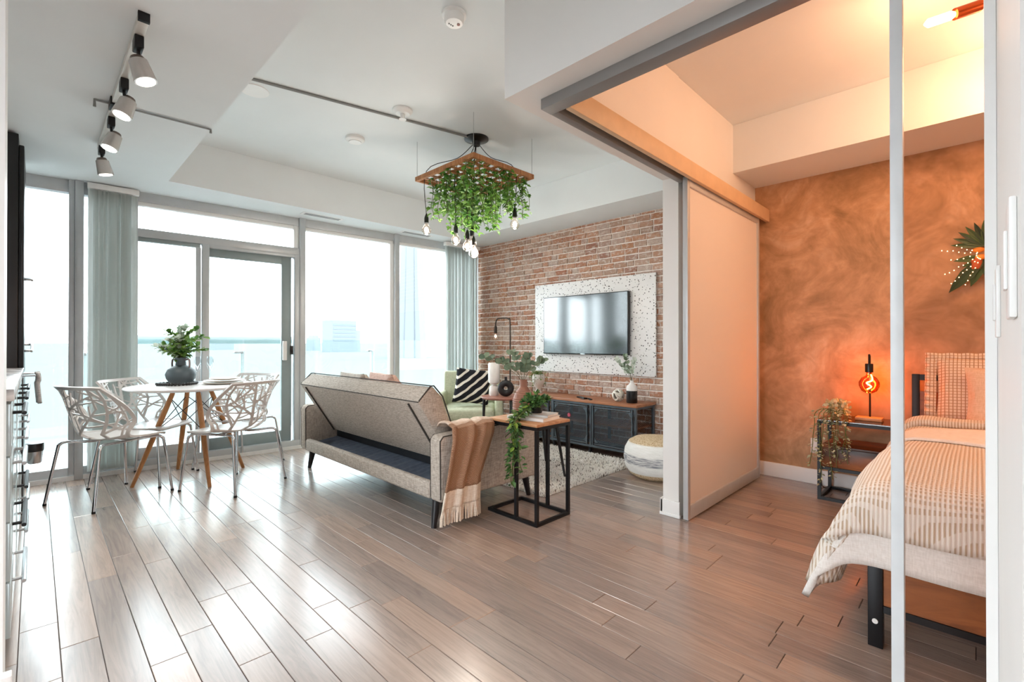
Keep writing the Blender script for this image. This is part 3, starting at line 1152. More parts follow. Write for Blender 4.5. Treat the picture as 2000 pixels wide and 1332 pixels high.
def make_chair():
    t = thing('dining_chair', 'x', 'chair')
    seat = MB()
    seat.grid(lambda a, b: shell(2 * b - 1, .47 * a), 14, 12)
    seat.build('seat', CHAIRW, t, True, solid=.008)
    bk = MB()
    rc = random.Random(21)
    A = lambda a, b: (max(-1, min(1, a / .245)), max(.40, min(1, .43 + b / .76)))

    def grow(a, b, ang, ln, wd, depth):
        pts = [(a, b)]
        n = 5
        aa = ang
        for i in range(n):
            aa += rc.uniform(-.10, .10)
            a += math.sin(aa) * ln / n
            b += math.cos(aa) * ln / n
            pts.append((a, b))
            if abs(a) > .243 or b > .428: break
        ribbon(bk, [A(*q) for q in pts], wd, wd * .62)
        if depth > 0:
            for i in range(1, len(pts)):
                q = pts[i]
                sg = 1 if (i + depth) % 2 else -1
                if abs(q[0]) < .235 and q[1] < .41:
                    grow(q[0], q[1], ang + sg * rc.uniform(.55, .95), ln * rc.uniform(.42, .6), wd * .72, depth - 1)
    grow(-.02, .0, -.06, .46, .0125, 2)
    grow(-.13, .0, -.22, .44, .0105, 2)
    grow(.11, .0, .20, .44, .0115, 2)
    grow(-.21, .02, -.1, .34, .007, 1)
    grow(.21, .02, .1, .34, .007, 1)
    bo = bk.build('backrest', CHAIRW, t, True, weld=False)
    rim = MB()
    uv = [(-1, .14 + .86 * i / 18) for i in range(19)] + [(-1 + 2 * i / 14, 1) for i in range(1, 14)] + [(1, 1 - .86 * i / 18) for i in range(19)]
    ribbon(rim, uv, .011, .011, .007)
    rim.build('rim', CHAIRW, bo, True, weld=False)
    fr = MB()
    for sx in (-1, 1):
        fr.tube(catmull([(sx * .17, .2, .418), (sx * .12, .1, .408), (sx * .115, -.05, .405), (sx * .16, -.16, .418)], 5), .009, 8)
    fr.tube([(-.12, .05, .404), (.12, .05, .404)], .008, 8)
    fr.build('seat_frame', CHROME, t, True)
    for sx in (-1, 1):
        for sy in (-1, 1):
            fy = .25 if sy > 0 else -.26
            by = .205 if sy > 0 else -.20
            pts = catmull([(sx * .12, by * .45, .407), (sx * .185, by * .86, .418), (sx * .205, by, .40), (sx * .212, by + sy * .008, .365), (sx * .245, fy, .008)], 6)
            lg = MB().tube(pts, .0095, 10).build('leg', CHROME, t, True)
            MB().tube([(sx * .2447, fy - sy * .0006, .014), (sx * .246, fy, 0)], .0115, 10).build('foot_cap', BLACKP, lg, True)
    return t


chair0 = make_chair()
for k, (x, y, a, lab) in enumerate((
        (.39, 4.39, 26.6, 'white tree-patterned dining chair closest to the kitchen, back to the viewer'),
        (.64, 4.765, -41, 'white tree-patterned dining chair behind the table by the left blind'),
        (1.09, 4.11, 119.5, 'white tree-patterned dining chair nearest the sofa, back to the viewer'),
        (1.30, 4.75, 207, 'white tree-patterned dining chair between the table and the balcony door'))):
    o = chair0 if k == 0 else copy_tree(chair0)
    o.location = (x, y, 0)
    o.rotation_euler = (0, 0, R(a - 90))
    o['label'] = lab
    o['group'] = 'dining chairs around the white table'

TX, TYY, TH = .91, 4.585, .755
t = thing('dining_table', 'round white dining table on slanted beech legs with wire bracing', 'table', (TX, TYY, 0))
MB().lathe([(0, TH - .022), (.43, TH - .022), (.448, TH - .012), (.45, TH - .005), (.447, TH), (0, TH)], 64).build('tabletop', TOPW, t, True)
feet = [(-.39, 0), (.03, -.41), (-.03, .39), (.385, .03)]
tops = []
for k, (fx, fy) in enumerate(feet):
    tp = Vector((fx * .33, fy * .33, TH - .04)); ft = Vector((fx, fy, 0))
    tops.append((tp, ft))
    lg = MB().tube([ft, ft + (tp - ft) * .4, ft + (tp - ft) * .8, tp - (tp - ft) * .02], [.013, .019, .02, .017], 12).build('leg', OAKL, t, True)
    MB().tube([tp - (tp - ft) * .03, (tp.x, tp.y, TH - .022)], [.013, .013], 10).build('leg_bracket', BLACK, lg, True)
br = MB()
order = [0, 1, 3, 2]
for i in range(4):
    a, b = tops[order[i]], tops[order[(i + 1) % 4]]
    br.tube([a[0] + (a[1] - a[0]) * .08, b[0] + (b[1] - b[0]) * .42], .0032, 6)
    br.tube([b[0] + (b[1] - b[0]) * .08, a[0] + (a[1] - a[0]) * .42], .0032, 6)
br.build('wire_brace', BLACK, t, True)

# on the table
VASE = plain('slate_glaze', '4b575c', .5, var=.15, scale=9)
t = thing('amphora_vase', 'slate grey two-handled vase with leafy stems on the dining table', 'vase', (.85, 4.70, TH))
MB().lathe([(.055, 0), (.07, .004), (.1, .05), (.108, .085), (.095, .125), (.06, .15), (.038, .16), (.034, .2), (.04, .215), (.043, .225), (.036, .225), (.03, .16)], 28).build('body', VASE, t, True)
for s in (-1, 1):
    dx, dy = s * .71, -s * .70
    MB().tube(catmull([(dx * .036, dy * .036, .205), (dx * .065, dy * .065, .208), (dx * .072, dy * .072, .18), (dx * .07, dy * .07, .142)], 5), .007, 8).build('handle', plain('clay_handle%d' % s, '8a7775', .6), t, True)
LEAFG = leafmat('green_leaf', '3d6a34', '8fb05a', .3)
LEAFP = leafmat('pale_leaf', 'a8b8a4', 'd9dfd2', .35)
rp = random.Random(9)
for k in range(24):
    d = rvec(rp, .3, 1)
    L_ = rp.uniform(.15, .27) if d.z > .6 else rp.uniform(.13, .2)
    tip = Vector((0, 0, .21)) + Vector((d.x * L_, d.y * L_, d.z * L_))
    mb = MB()
    pts = catmull([(0, 0, .19), Vector((0, 0, .21)) + Vector((d.x * .3 * L_, d.y * .3 * L_, d.z * .7 * L_)), tip], 4)
    for q in pts[2:]:
        for _ in range(3):
            dd = (d + rvec(rp) * 1.1)
            leaf(mb, q, dd, Vector((0, 0, 1)) + rvec(rp) * .4, .048, .034, 'round')
    o = mb.build('leafy_sprig', LEAFG if k % 3 else LEAFP, t, True, weld=False)
    o['kind'] = 'stuff'
    MB().tube(pts, .0018, 5).build('stem', STEMM, o)
t = thing('bead_garland', 'string of dark wooden beads lying round the slate vase', 'garland', (.825, 4.67, TH))
bm_ = plain('dark_bead', '1d1a1a', .25)
me = MB().ell((0, 0, 0), .013, .013, .013, 10, 6).mesh('bead', smooth=True)
me.materials.append(bm_)
for k in range(34):
    a = k / 34 * 2 * math.pi
    o = D.objects.new('bead', me); COL.objects.link(o); o.parent = t
    rad = .13 + .015 * math.sin(3 * a)
    o.location = (rad * math.cos(a), rad * .85 * math.sin(a), .013)
PLATE = plain('stoneware', 'd8d0c6', .4, var=.03)
for k, (r_, z, lab) in enumerate(((.16, 0, 'cream dinner plate at the bottom of the stack on the table'), (.155, .016, 'cream dinner plate in the middle of the stack on the table'), (.118, .033, 'small cream side plate on top of the plate stack'))):
    o = MB().lathe([(0, .0), (r_ * .6, 0), (r_ * .9, .007), (r_, .013), (r_ * .985, .015), (r_ * .88, .011), (r_ * .6, .006), (0, .006)], 36).build('plate', PLATE, None, True, loc=(1.135 + .003 * k, 4.575, TH + z))
    tag(o, lab, 'plate', 'stacked plates on the dining table')
FLUTE = m_glass('flute_glass', 'f7f9fa', .05)
for k, (x, y, lab) in enumerate(((1.00, 4.86, 'clear champagne flute on the table nearer the vase'), (1.09, 4.84, 'clear champagne flute on the table further right of the vase'))):
    o = MB().lathe([(.03, 0), (.03, .003), (.005, .006), (.004, .09), (.012, .105), (.023, .14), (.026, .18), (.022, .225), (.021, .225), (.0245, .18), (.0, .11)], 18).build('champagne_flute', FLUTE, None, True, loc=(x, y, TH))
    tag(o, lab, 'glass', 'champagne flutes on the table')
# ================================================================== SOFA
t = thing('sofa_bed', 'taupe linen click-clack sofa bed seen from behind with black tapered legs', 'sofa', (0, 0, 0))
YR, YL = 2.335, 4.165
MB().box(1.655, 1.705, YR, YL, .165, .268).build('rear_rail', LINEN, t, bevel=.018, seg=3)
m = MB()
m.grid(lambda a, b: (1.70 + .24 * a, YR + (YL - YR) * b, .225 + .012 * math.sin(b * 150 + 2 * math.sin(b * 31)) * (1 - a) * a * 2 + .03 * a), 6, 150)
m.build('lining', LINING, t, True)
MB().box(1.94, 1.95, YR, YL, .18, .34).build('inner_panel', plain('sofa_dark', '23262c', .9), t)
MB().box(1.72, 2.50, YR + .02, YL - .02, .168, .20).build('base_board', plain('sofa_base', '2a2826', .9), t)
MB().box(1.955, 2.55, YR + .005, YL - .005, .205, .42).build('seat_cushion', LINEN, t, bevel=.04, seg=3)
# backrest: leaning wedge
prof = [(1.862, .335), (1.60, .742), (1.612, .765), (1.69, .83), (1.712, .832), (1.775, .765), (1.84, .60), (1.985, .40), (1.97, .37)]
bk = MB().prism(prof, 'y', YR + .03, YL - .03).build('backrest', LINEN, t, bevel=.012, seg=2)
pp = MB()
for y in (YR + .035, YL - .035):
    pp.tube([(p[0], y, p[1]) for p in ((1.606, .752), (1.69, .836), (1.715, .838), (1.782, .768), (1.845, .605), (1.93, .48))], .0045, 6)
pp.tube([(1.70, YR + .035, .838), (1.70, YL - .035, .838)], .004, 6)
pp.tube([(1.602, YR + .035, .747), (1.602, YL - .035, .747)], .0035, 6)
pp.build('piping', PIPING, bk, True)
for y in (YR + .145, YL - .13):
    MB().bar((1.604, y, .728), (1.853, y, .338), .006, .004).build('zip_seam', PIPING, bk)
# arms
for nm, y0, y1 in (('r', 2.225, 2.332), ('l', 4.168, 4.275)):
    prof = [(1.66, .165), (1.655, .53), (1.68, .555), (2.50, .585), (2.535, .56), (2.53, .165)]
    ar = MB().prism(prof, 'y', y0, y1).build('arm', LINENB, t, bevel=.02, seg=3)
    pp = MB()
    for y in (y0 + .006, y1 - .006):
        pp.tube([(1.664, y, .185), (1.66, y, .525), (1.683, y, .55), (2.495, y, .579), (2.526, y, .555)], .004, 6)
    pp.build('piping', PIPING, ar, True)
for (x, y, dx, dy) in ((1.70, 2.32, -.03, -.012), (1.735, 4.19, -.03, .01), (2.48, 2.33, .04, -.005), (2.48, 4.19, .04, .01)):
    MB().tube([(x, y, .17), (x + dx, y + dy, 0)], [.029, .016], 12).build('leg', plain('leg_black', '19161a', .35), t, True)
# cushions whose tops peek over the back


def pillow(name, w_, h_, th, mat, loc, rot, label, cat='pillow', parent=None, ruffle=0, group=None):
    def fn(sgn):
        def f(a, b):
            u, v = 2 * a - 1, 2 * b - 1
            e = max(0, (1 - u ** 4)) * max(0, (1 - v ** 4))
            pin = 1 - .06 * (1 - abs(u)) * 0 - .05 * (abs(u) ** 2) * (1 - v * v) * 0
            sx = u * w_ / 2 * (1 - .07 * (1 - v * v)) if False else u * w_ / 2 * (1 - .06 * (1 - abs(v) ** 2) * abs(u))
            sz = v * h_ / 2 * (1 - .06 * (1 - abs(u) ** 2) * abs(v))
            wob = .006 * math.sin(7 * u + 3 * v) + .005 * math.sin(11 * v - 4 * u)
            return (sx, sgn * (th / 2 * e ** .42 + wob * e), sz)
        return f
    m = MB().grid(fn(1), 18, 18).grid(fn(-1), 18, 18)
    if ruffle:
        n = 120
        for i in range(n):
            pass
    o = m.build(name, mat, parent, True)
    o.location = loc
    o.rotation_euler = rot
    if label: tag(o, label, cat, group)
    return o


PILG = fabric('pillow_grey', 'a69c92', 'cfc7be')
PILP = fabric('pillow_blush', 'c09a8c', 'e0c4b8')
pillow('throw_pillow', .42, .42, .14, PILG, (1.985, 3.80, .655), (R(-24), 0, R(90)), 'beige throw pillow peeking over the sofa back on the left', group='pillows on the sofa')
pillow('throw_pillow', .42, .42, .14, PILP, (2.01, 3.36, .67), (R(-24), 0, R(84)), 'blush throw pillow peeking over the sofa back on the right', group='pillows on the sofa')

# throw blanket over the near arm
THR, nt, b = newmat('throw_weave')
wv = nd(nt, 'TexWave', wave_type='BANDS', bands_direction='DIAGONAL', Scale=60.0, Distortion=2.0)
L(nt, coords(nt), wv.inputs['Vector'])
L(nt, ramp(nt, wv.outputs['Fac'], [(.3, lin('8f6b55')), (.7, lin('b9957c'))]), b.inputs['Base Color'])
b.inputs['Roughness'].default_value = .95
b.inputs['Specular IOR Level'].default_value = .1
bump(nt, b, wv.outputs['Fac'], .5, .004)
CREAM = fabric('throw_cream', 'd8c8b6', 'f0e4d6')
THRL = fabric('throw_light', 'c9b09c', 'e3d3c4')


def bl_pt(a, q):
    """a 0..1 across (x), q metres along from the inside of the arm"""
    # path in (y,z)
    path = [(0, 2.41, .45), (.10, 2.395, .55), (.16, 2.35, .598), (.24, 2.27, .605), (.29, 2.222, .585), (.34, 2.205, .53), (.55, 2.198, .33), (.86, 2.195, .045)]
    ys = interp([p[0] for p in path], [p[1] for p in path], q)
    zs = interp([p[0] for p in path], [p[2] for p in path], q)
    f = min(1, max(0, (q - .2) / .6))
    xa = 1.735 + (1.625 - 1.735) * f
    xb = 2.12 + (1.955 - 2.12) * min(1, f * 1.5)
    if q > .2: xb -= .02 * f
    x = xa + (xb - xa) * a
    amp = .020 * (1 - .45 * f) if q > .12 else .008
    fold = math.sin(a * 17 + .8) * .6 + math.sin(a * 29 + 2 * f) * .35
    ys -= amp * (fold + .95) * (1 if q > .27 else .3)
    if q < .30: zs += .012 * (fold + .9)
    return (x, ys, zs)


t = thing('throw_blanket', 'brown herringbone throw with cream fringed end draped over the sofa arm', 'blanket', (0, 0, 0))
MB().grid(lambda a, b: bl_pt(a, .0 + .27 * b), 46, 12).build('folded_top', THRL, t, True, solid=.01)
MB().grid(lambda a, b: bl_pt(a, .268 + .38 * b), 46, 16).build('woven_body', THR, t, True, solid=.01)
MB().grid(lambda a, b: bl_pt(a, .646 + .11 * b), 46, 8).build('cream_border', CREAM, t, True, solid=.01)
fr = MB()
rf = random.Random(8)
for k in range(60):
    a = (k + .5) / 60
    p0 = Vector(bl_pt(a, .752)); p1 = Vector(bl_pt(a, .80)); p2 = Vector(bl_pt(a, .853))
    j = Vector((rf.uniform(-.006, .006), rf.uniform(-.006, .003), 0))
    fr.tube([p0, p1 + j, p2 + j * 1.6], [.004, .0035, .0028], 5)
tag(fr.build('fringe', CREAM, t, True), kind='stuff')

# ================================================================== C SHAPED END TABLE
t = thing('end_table', 'C-shaped end table with oak top and black steel frame beside the sofa arm', 'end table', (0, 0, 0))
x0, x1, y0, y1, zt = 2.10, 2.42, 1.87, 2.30, .612
MB().box(x0, x1, y0, y1, zt - .018, zt).build('tabletop', WOODT, t, bevel=.002)
f = MB()
b_ = .010
for x in (x0 + b_, x1 - b_):
    f.bar((x, y0 + .002, zt - .0285), (x, y1 - .002, zt - .0285), b_, b_)
for y in (y0 + b_, y1 - b_):
    f.bar((x0 + .02, y, zt - .0285), (x1 - .02, y, zt - .0285), b_, b_)
f.build('top_frame', BLACK, t)
for x in (x0 + b_, x1 - b_):
    for y in (y0 + b_, 2.05):
        MB().bar((x, y, .02), (x, y, zt - .039), b_, b_).build('upright', BLACK, t)
for x in (x0 + b_, x1 - b_):
    MB().bar((x, y0, .0105), (x, y1, .0105), b_, b_).build('base_rail', BLACK, t)
for y in (y0 + b_, y1 - b_):
    MB().bar((x0 + .02, y, .0105), (x1 - .02, y, .0105), b_, b_).build('base_rail', BLACK, t)
for k, (x, y, w_, d_, z0, z1, rz, lab, col) in enumerate(((2.27, 2.05, .20, .28, zt, zt + .022, 8, 'white hardback lying flat on the oak end table', 'e6e1dc'), (2.29, 2.03, .16, .22, zt + .0221, zt + .036, 14, 'thin grey booklet lying on the white book under the trailing plant', 'cfcac6'))):
    tt = thing('book', lab, 'book', (x, y, z0), R(rz), 'books on the end table')
    MB().box(-w_ / 2, w_ / 2, -d_ / 2, d_ / 2, 0, .003).box(-w_ / 2, w_ / 2, -d_ / 2, d_ / 2, z1 - z0 - .003, z1 - z0).box(-w_ / 2, -w_ / 2 + .003, -d_ / 2, d_ / 2, 0, z1 - z0).build('cover', plain('cover%d' % k, col, .5), tt)
    MB().box(-w_ / 2 + .003, w_ / 2 - .004, -d_ / 2 + .004, d_ / 2 - .004, .003, z1 - z0 - .003).build('pages', plain('pages%d' % k, 'f4f0e8', .8), tt)
TRAIL = leafmat('trailing_leaf', '1f4a26', '6f9a55', .2)
TRAILB = leafmat('trailing_leaf_new', '6f9a2e', 'a4c257', .3)
t = thing('trailing_plant', 'dark green trailing plant in black pot spilling off the end table', 'plant', (2.285, 2.04, zt + .0362))
MB().lathe([(.036, 0), (.045, .05), (.047, .055), (.041, .055), (.038, .04), (0, .04)], 20).build('pot', BLACKP, t, True)
rt = random.Random(14)
for k in range(13):
    d = rvec(rt, .1, .9)
    mb = MB()
    e = Vector((0, 0, .05)) + Vector((d.x * .085, d.y * .085, d.z * .10))
    pts = catmull([(0, 0, .04), Vector((d.x * .04, d.y * .04, .07 + d.z * .03)), e], 4)
    for q in pts[2:]:
        for _ in range(3):
            leaf(mb, q, d + rvec(rt) * .9, Vector((0, 0, 1)) + rvec(rt) * .5, .038, .022, 'blade')
    mb.build('leaf_cluster', TRAIL, t, True, weld=False)['kind'] = 'stuff'
for k in range(7):
    off = Vector((rt.uniform(-.03, .03), rt.uniform(-.03, .03), 0))
    pts = [Vector((0, 0, .05)), Vector((-.06, .0, .045)) + off, Vector((-.14, .0, .012)) + off, Vector((-.20, .0, -.03)) + off * 1.1]
    z = -.03
    ln = [.36, .30, .24, .38, .15, .33, .20][k]
    n = 6
    for i in range(n):
        pts.append(pts[-1] + Vector((rt.uniform(-.014, .014), rt.uniform(-.012, .012), -ln / n)))
    vine(t, None, 0, rt, .042, .0125, TRAILB if k in (4,) else TRAIL, shape='blade', pts=pts, name='trailing_stem')

# ================================================================== COFFEE TABLES
LEGB = plain('coffee_leg', '1b1a1c', .4)


def round_table(name, label, x, y, r, h, foot, angs):
    t = thing(name, label, 'table', (x, y, 0), 0, 'nesting coffee tables')
    MB().lathe([(0, h - .02), (r - .01, h - .02), (r, h - .01), (r, h - .003), (r - .003, h), (0, h)], 48).build('tabletop', WALNUT, t, True)
    for a in angs:
        ca, sa = math.cos(a), math.sin(a)
        MB().tube([(ca * r * .86, sa * r * .86, h - .02), (ca * foot, sa * foot, 0.0)], [.015, .009], 10).build('leg', LEGB, t, True)
    return t


a0 = math.atan2(2.816 - 2.72, 3.284 - 2.95)
RUGZ = .021
t = round_table('coffee_table', 'low round walnut coffee table in front of the sofa holding the terracotta vase', 2.95, 2.72, .31, .43, .348, [a0, a0 + 1.95, a0 + 3.3, a0 + 4.6])
t.location.z = RUGZ
t = round_table('coffee_table', 'tall small round walnut table holding the black donut vase', 3.13, 3.21,   .215, .575, .20, [.4, 2.5, 4.4])
t.location.z = RUGZ
ZT2 = RUGZ + .575
TERRA = plain('terracotta', '9c6a55', .6, var=.08, scale=20)
t = thing('ribbed_vase', 'ribbed terracotta bottle vase with eucalyptus stems', 'vase', (2.79, 2.63, RUGZ + .43))
prof = [(.05, 0)]
for i in range(41):
    z = .005 + .29 * i / 40
    r0 = interp([0, .03, .10, .19, .25, .29, .3], [.06, .075, .088, .088, .066, .034, .03], z)
    prof.append((r0 + .0022 * math.sin(i * math.pi / 1.0 * .9), z))
prof += [(.029, .31), (.03, .345), (.032, .352), (.026, .352), (.022, .30)]
MB().lathe(prof, 32).build('body', TERRA, t, True)
EUC = leafmat('eucalyptus_leaf', '52664f', '8a9a80', .25)
re = random.Random(31)
for k, (dx, dy, h) in enumerate(((-.24, .20, .17), (-.15, .10, .13), (.02, -.03, .17), (.12, -.10, .14), (-.05, .08, .20), (.06, .02, .10))):
    st = catmull([(0, 0, .30), (dx * .15, dy * .15, .38), (dx * .6, dy * .6, .36 + h * .75), (dx, dy, .36 + h)], 6)
    s_ = MB().tube(st, .002, 5).build('stem', plain('euc_stem%d' % k, '6b6a4c', .7), t)
    for q in range(9, len(st), 3):
        for sg in (-1, 1):
            d = (st[q] - st[q - 1]).normalized() * .5 + Vector((sg * .6, -sg * .5, .5)) + rvec(re) * .35
            lf = MB()
            leaf(lf, st[q], d, Vector((-.7, -.7, .3)) + rvec(re) * .6, .055, .045, 'round')
            lf.build('leaf', EUC, s_, True)
# donut vase
t = thing('donut_vase', 'matt black ring shaped vase on the small round table', 'vase', (3.12, 3.17, ZT2), R(-45))
m = MB()
n1, n2 = 40, 14
o = 0
for i in range(n1):
    a = 2 * math.pi * i / n1
    for j in range(n2):
        b2 = 2 * math.pi * j / n2
        rr_ = .047 + .030 * math.cos(b2)
        m.v.append((rr_ * math.cos(a), .026 * math.sin(b2), .0765 + rr_ * math.sin(a)))
for i in range(n1):
    for j in range(n2):
        m.f.append((i * n2 + j, ((i + 1) % n1) * n2 + j, ((i + 1) % n1) * n2 + (j + 1) % n2, i * n2 + (j + 1) % n2))
m.build('ring_body', plain('matt_black', '15161a', .45), t, True)
MB().lathe([(.016, .147), (.012, .16), (.012, .178), (.016, .184), (.010, .184), (.008, .15)], 16).build('neck', plain('matt_black_neck', '15161a', .45), t, True)
t = thing('stacked_vase', 'white two-tier ceramic vase behind the black donut vase', 'vase', (3.09, 3.30, ZT2))
CERA = plain('white_ceramic', 'e6e1dd', .4, var=.02)
MB().lathe([(.04, 0), (.046, .01), (.046, .075), (.035, .095), (.02, .10), (0, .10)], 24).build('lower_tier', CERA, t, True)
MB().lathe([(.018, .10), (.03, .11), (.052, .125), (.056, .15), (.056, .30), (.05, .315), (.044, .315), (.044, .14)], 24).build('upper_tier', plain('pale_cup', 'e9e6e3', .3), t, True)

# ================================================================== ARMCHAIR
GRN = fabric('green_velvet', 'b6bb9e', 'd8dac2', rough=.85)
t = thing('armchair', 'pale green armchair in the corner by the window', 'armchair', (3.45, 4.08, 0), R(225 - 90))
# local +y is forward
MB().box(-.36, .36, -.34, .36, .15, .27).build('base', GRN, t, bevel=.03, seg=3)
MB().box(-.285, .285, -.22, .40, .272, .405).build('seat_cushion', GRN, t, bevel=.045, seg=4)
for s in (-1, 1):
    MB().box(min(s * .288, s * .372), max(s * .288, s * .372), -.34, .33, .20, .545).build('arm', GRN, t, bevel=.035, seg=3)
bb = MB().prism([(-.22, .27), (-.34, .27), (-.42, .74), (-.395, .765), (-.31, .765), (-.29, .74)], 'x', -.33, .33)
bb.build('backrest', GRN, t, bevel=.035, seg=3)
for sx in (-1, 1):
    for sy in (-1, 1):
        MB().tube([(sx * .29, sy * .28, .15), (sx * .31, sy * .31, 0.0)], [.022, .013], 10).build('leg', LEGB, t, True)
STR = m_stripe('striped_cushion', '26262b', 'e7dfd2', 5.6, 'DIAGONAL', .70, fuzz=.3)
a = R(225)
p = pillow('striped_pillow', .40, .40, .13, STR, (3.42, 4.005, .62), (R(-20), 0, R(135 + 6)), 'black and cream diagonally striped pillow on the green armchair', 'pillow')
p.rotation_euler = (R(20), R(-6), R(135))

# ================================================================== FLOOR LAMP
LAMPB = plain('lamp_bronze', '3b322c', .4, .6)
t = thing('floor_lamp', 'slim bronze floor lamp with hooked top and bare bulb before the brick wall', 'floor lamp', (4.14, 4.13, 0))
MB().lathe([(.09, 0), (.09, .012), (.02, .02), (0, .02)], 28).build('base', LAMPB, t, True)
MB().tube(catmull([(0, 0, .02), (0, 0, .7), (0, 0, 1.34), (0, .03, 1.395), (0, .07, 1.41), (0, .2, 1.41), (0, .24, 1.395), (0, .262, 1.35), (0, .262, 1.31)], 5), .008, 10).build('pole', LAMPB, t, True)
MB().lathe([(.014, 0), (.018, -.02), (.02, -.09), (0, -.09)], 16, (0, .262, 1.315)).build('socket', LAMPB, t, True)
bl = MB().lathe([(.012, -.09), (.022, -.11), (.03, -.135), (.026, -.16), (0, -.175)], 16, (0, .262, 1.315)).build('bulb', BULBG, t, True)
MB().lathe([(0, -.105), (.012, -.115), (.016, -.135), (0, -.152)], 10, (0, .262, 1.315)).build('filament', emit('lamp_glow', 'ffe6c8', 3), bl, True)

# ================================================================== TV AND BOARD
t = MB().box(XB - .052, XB - .034, 2.23, 3.80, .768, 1.787).build('terrazzo_board', TERR, None, bevel=.001)
tag(t, 'white terrazzo panel with black chips mounted on the brick wall', 'wall panel')
t = thing('television', 'flat black television on the terrazzo panel reflecting the windows', 'television', (XB - .102, 3.055, .975))
SCRM, nt, b = newmat('tv_screen')
n = nd(nt, 'TexNoise', Scale=1.2, Detail=0.0)
L(nt, coords(nt), n.inputs['Vector'])
b.inputs['Base Color'].default_value = lin('30393f')
b.inputs['Roughness'].default_value = .12
b.inputs['Specular IOR Level'].default_value = 1.0
b.inputs['Coat Weight'].default_value = 1.0
b.inputs['Coat IOR'].default_value = 1.9
b.inputs['Coat Roughness'].default_value = .1
bump(nt, b, n.outputs['Fac'], .03, .05)
MB().box(-.012, .03, -.558, .558, 0, .65).build('body', BLACKP, t, bevel=.003)
MB().box(-.0135, -.0121, -.55, .55, .012, .642).build('screen', SCRM, t)
MB().box(.0301, .0495, -.15, .15, .2, .45).build('wall_mount', BLACK, t)
MB().box(-.0145, -.0125, -.03, .03, .001, .010).build('logo_bar', STEEL, t)

# ================================================================== CONSOLE
BLUEM = plain('gunmetal', '626b73', .45, .5, var=.15)
t = thing('media_console', 'industrial media console with wood top and wire mesh doors', 'console', (0, 0, 0))
CX0, CX1, CY0, CY1 = 3.90, 4.255, 2.25, 3.77
MB().box(CX0 - .015, CX1, CY0 - .015, CY1 + .015, .500, .525).build('top', WOODC, t, bevel=.002)
fr = MB()
for x in (CX0 + .012, CX1 - .012):
    for k in range(4):
        y = CY0 + .012 + (CY1 - CY0 - .024) * k / 3
        fr.bar((x, y, .06), (x, y, .4995), .012, .012)
    for z in (.075, .487):
        fr.bar((x, CY0 + .024, z), (x, CY1 - .024, z), .011, .011)
for y in (CY0 + .012, CY1 - .012):
    for z in (.075, .487):
        fr.bar((CX0 + .024, y, z), (CX1 - .024, y, z), .011, .011)
fr.build('frame', BLUEM, t)
MB().box(CX0 + .025, CX1 - .02, CY0 + .02, CY1 - .02, .087, .099).build('shelf', WOODC, t)
MB().box(CX0 + .025, CX1 - .02, CY0 + .02, CY1 - .02, .29, .305).build('shelf', WOODC, t)
MB().box(CX0 + .03, CX0 + .05, CY0 + .02, CY1 - .02, .102, .13).build('kick_strip', BLUEM, t)
for k in range(4):
    for x in (CX0 + .02, CX1 - .02):
        y = CY0 + .06 + (CY1 - CY0 - .12) * k / 3
        MB().lathe([(.02, .0), (.02, .012), (.014, .02), (.014, .064), (0, .064)], 12, (x, y, 0)).build('foot', BLACK, t, True)


def seg_clip(p, q, y0, y1, z0, z1):
    dy, dz = q[0] - p[0], q[1] - p[1]
    t0, t1 = 0, 1
    for pp_, qq in ((-dy, p[0] - y0), (dy, y1 - p[0]), (-dz, p[1] - z0), (dz, z1 - p[1])):
        if abs(pp_) < 1e-9:
            if qq < 0: return None
        else:
            r_ = qq / pp_
            if pp_ < 0: t0 = max(t0, r_)
            else: t1 = min(t1, r_)
    return None if t0 >= t1 else ((p[0] + dy * t0, p[1] + dz * t0), (p[0] + dy * t1, p[1] + dz * t1))


def mesh_wire(y0, y1, z0, z1, x, pitch=.021, r_=.0022):
    m = MB()
    span = (y1 - y0) + (z1 - z0) * 1.6
    n = int(span / pitch) + 2
    for sg in (1, -1):
        for i in range(n):
            yy = (y0 if sg > 0 else y1) + sg * (i * pitch - (z1 - z0) * 1.6)
            q = seg_clip((yy, z0), (yy + sg * (z1 - z0) * 1.6, z1), y0, y1, z0, z1)
            if q: m.tube([(x + sg * .001, q[0][0], q[0][1]), (x + sg * .001, q[1][0], q[1][1])], r_, 3, cap=False)
    return m


DW = (CY1 - CY0) / 3
for k in range(3):
    y0, y1 = CY0 + DW * k + .022, CY0 + DW * (k + 1) - .022
    d = MB()
    x = CX0 - .004
    for y in (y0 + .014, y1 - .014): d.bar((x, y, .09), (x, y, .478), .005, .014)
    for z in (.104, .464): d.bar((x, y0 + .028, z), (x, y1 - .028, z), .014, .005)
    for (ya, za, sy, sz) in ((y0 + .028, .118, 1, 1), (y1 - .028, .118, -1, 1), (y0 + .028, .45, 1, -1), (y1 - .028, .45, -1, -1)):
        d.prism([(ya, za), (ya + sy * .05, za), (ya + sy * .03, za + sz * .012), (ya + sy * .012, za + sz * .03), (ya, za + sz * .05)], 'x', x - .004, x + .004)
    dr = d.build('door', BLUEM, t)
    tag(mesh_wire(y0 + .026, y1 - .026, .115, .453, x + .002).build('wire_mesh', BLUEM, dr), kind='stuff')
    for z in (.16, .27, .40):
        MB().tube([(x - .008, y0 - .004, z - .02), (x - .008, y0 - .004, z + .02)], .006, 8).build('hinge', BLACK, dr, True)
    if k in (1, ):
        MB().tube([(x - .005, y0 + .24, .355), (x - .012, y0 + .24, .355)], [.022, .018], 14).build('red_badge', plain('badge_red', 'b5475a', .5), dr, True)
sm = mesh_wire(CX0 + .02, CX1 - .02, .10, .47, CY0 + .012, .03, .0013)
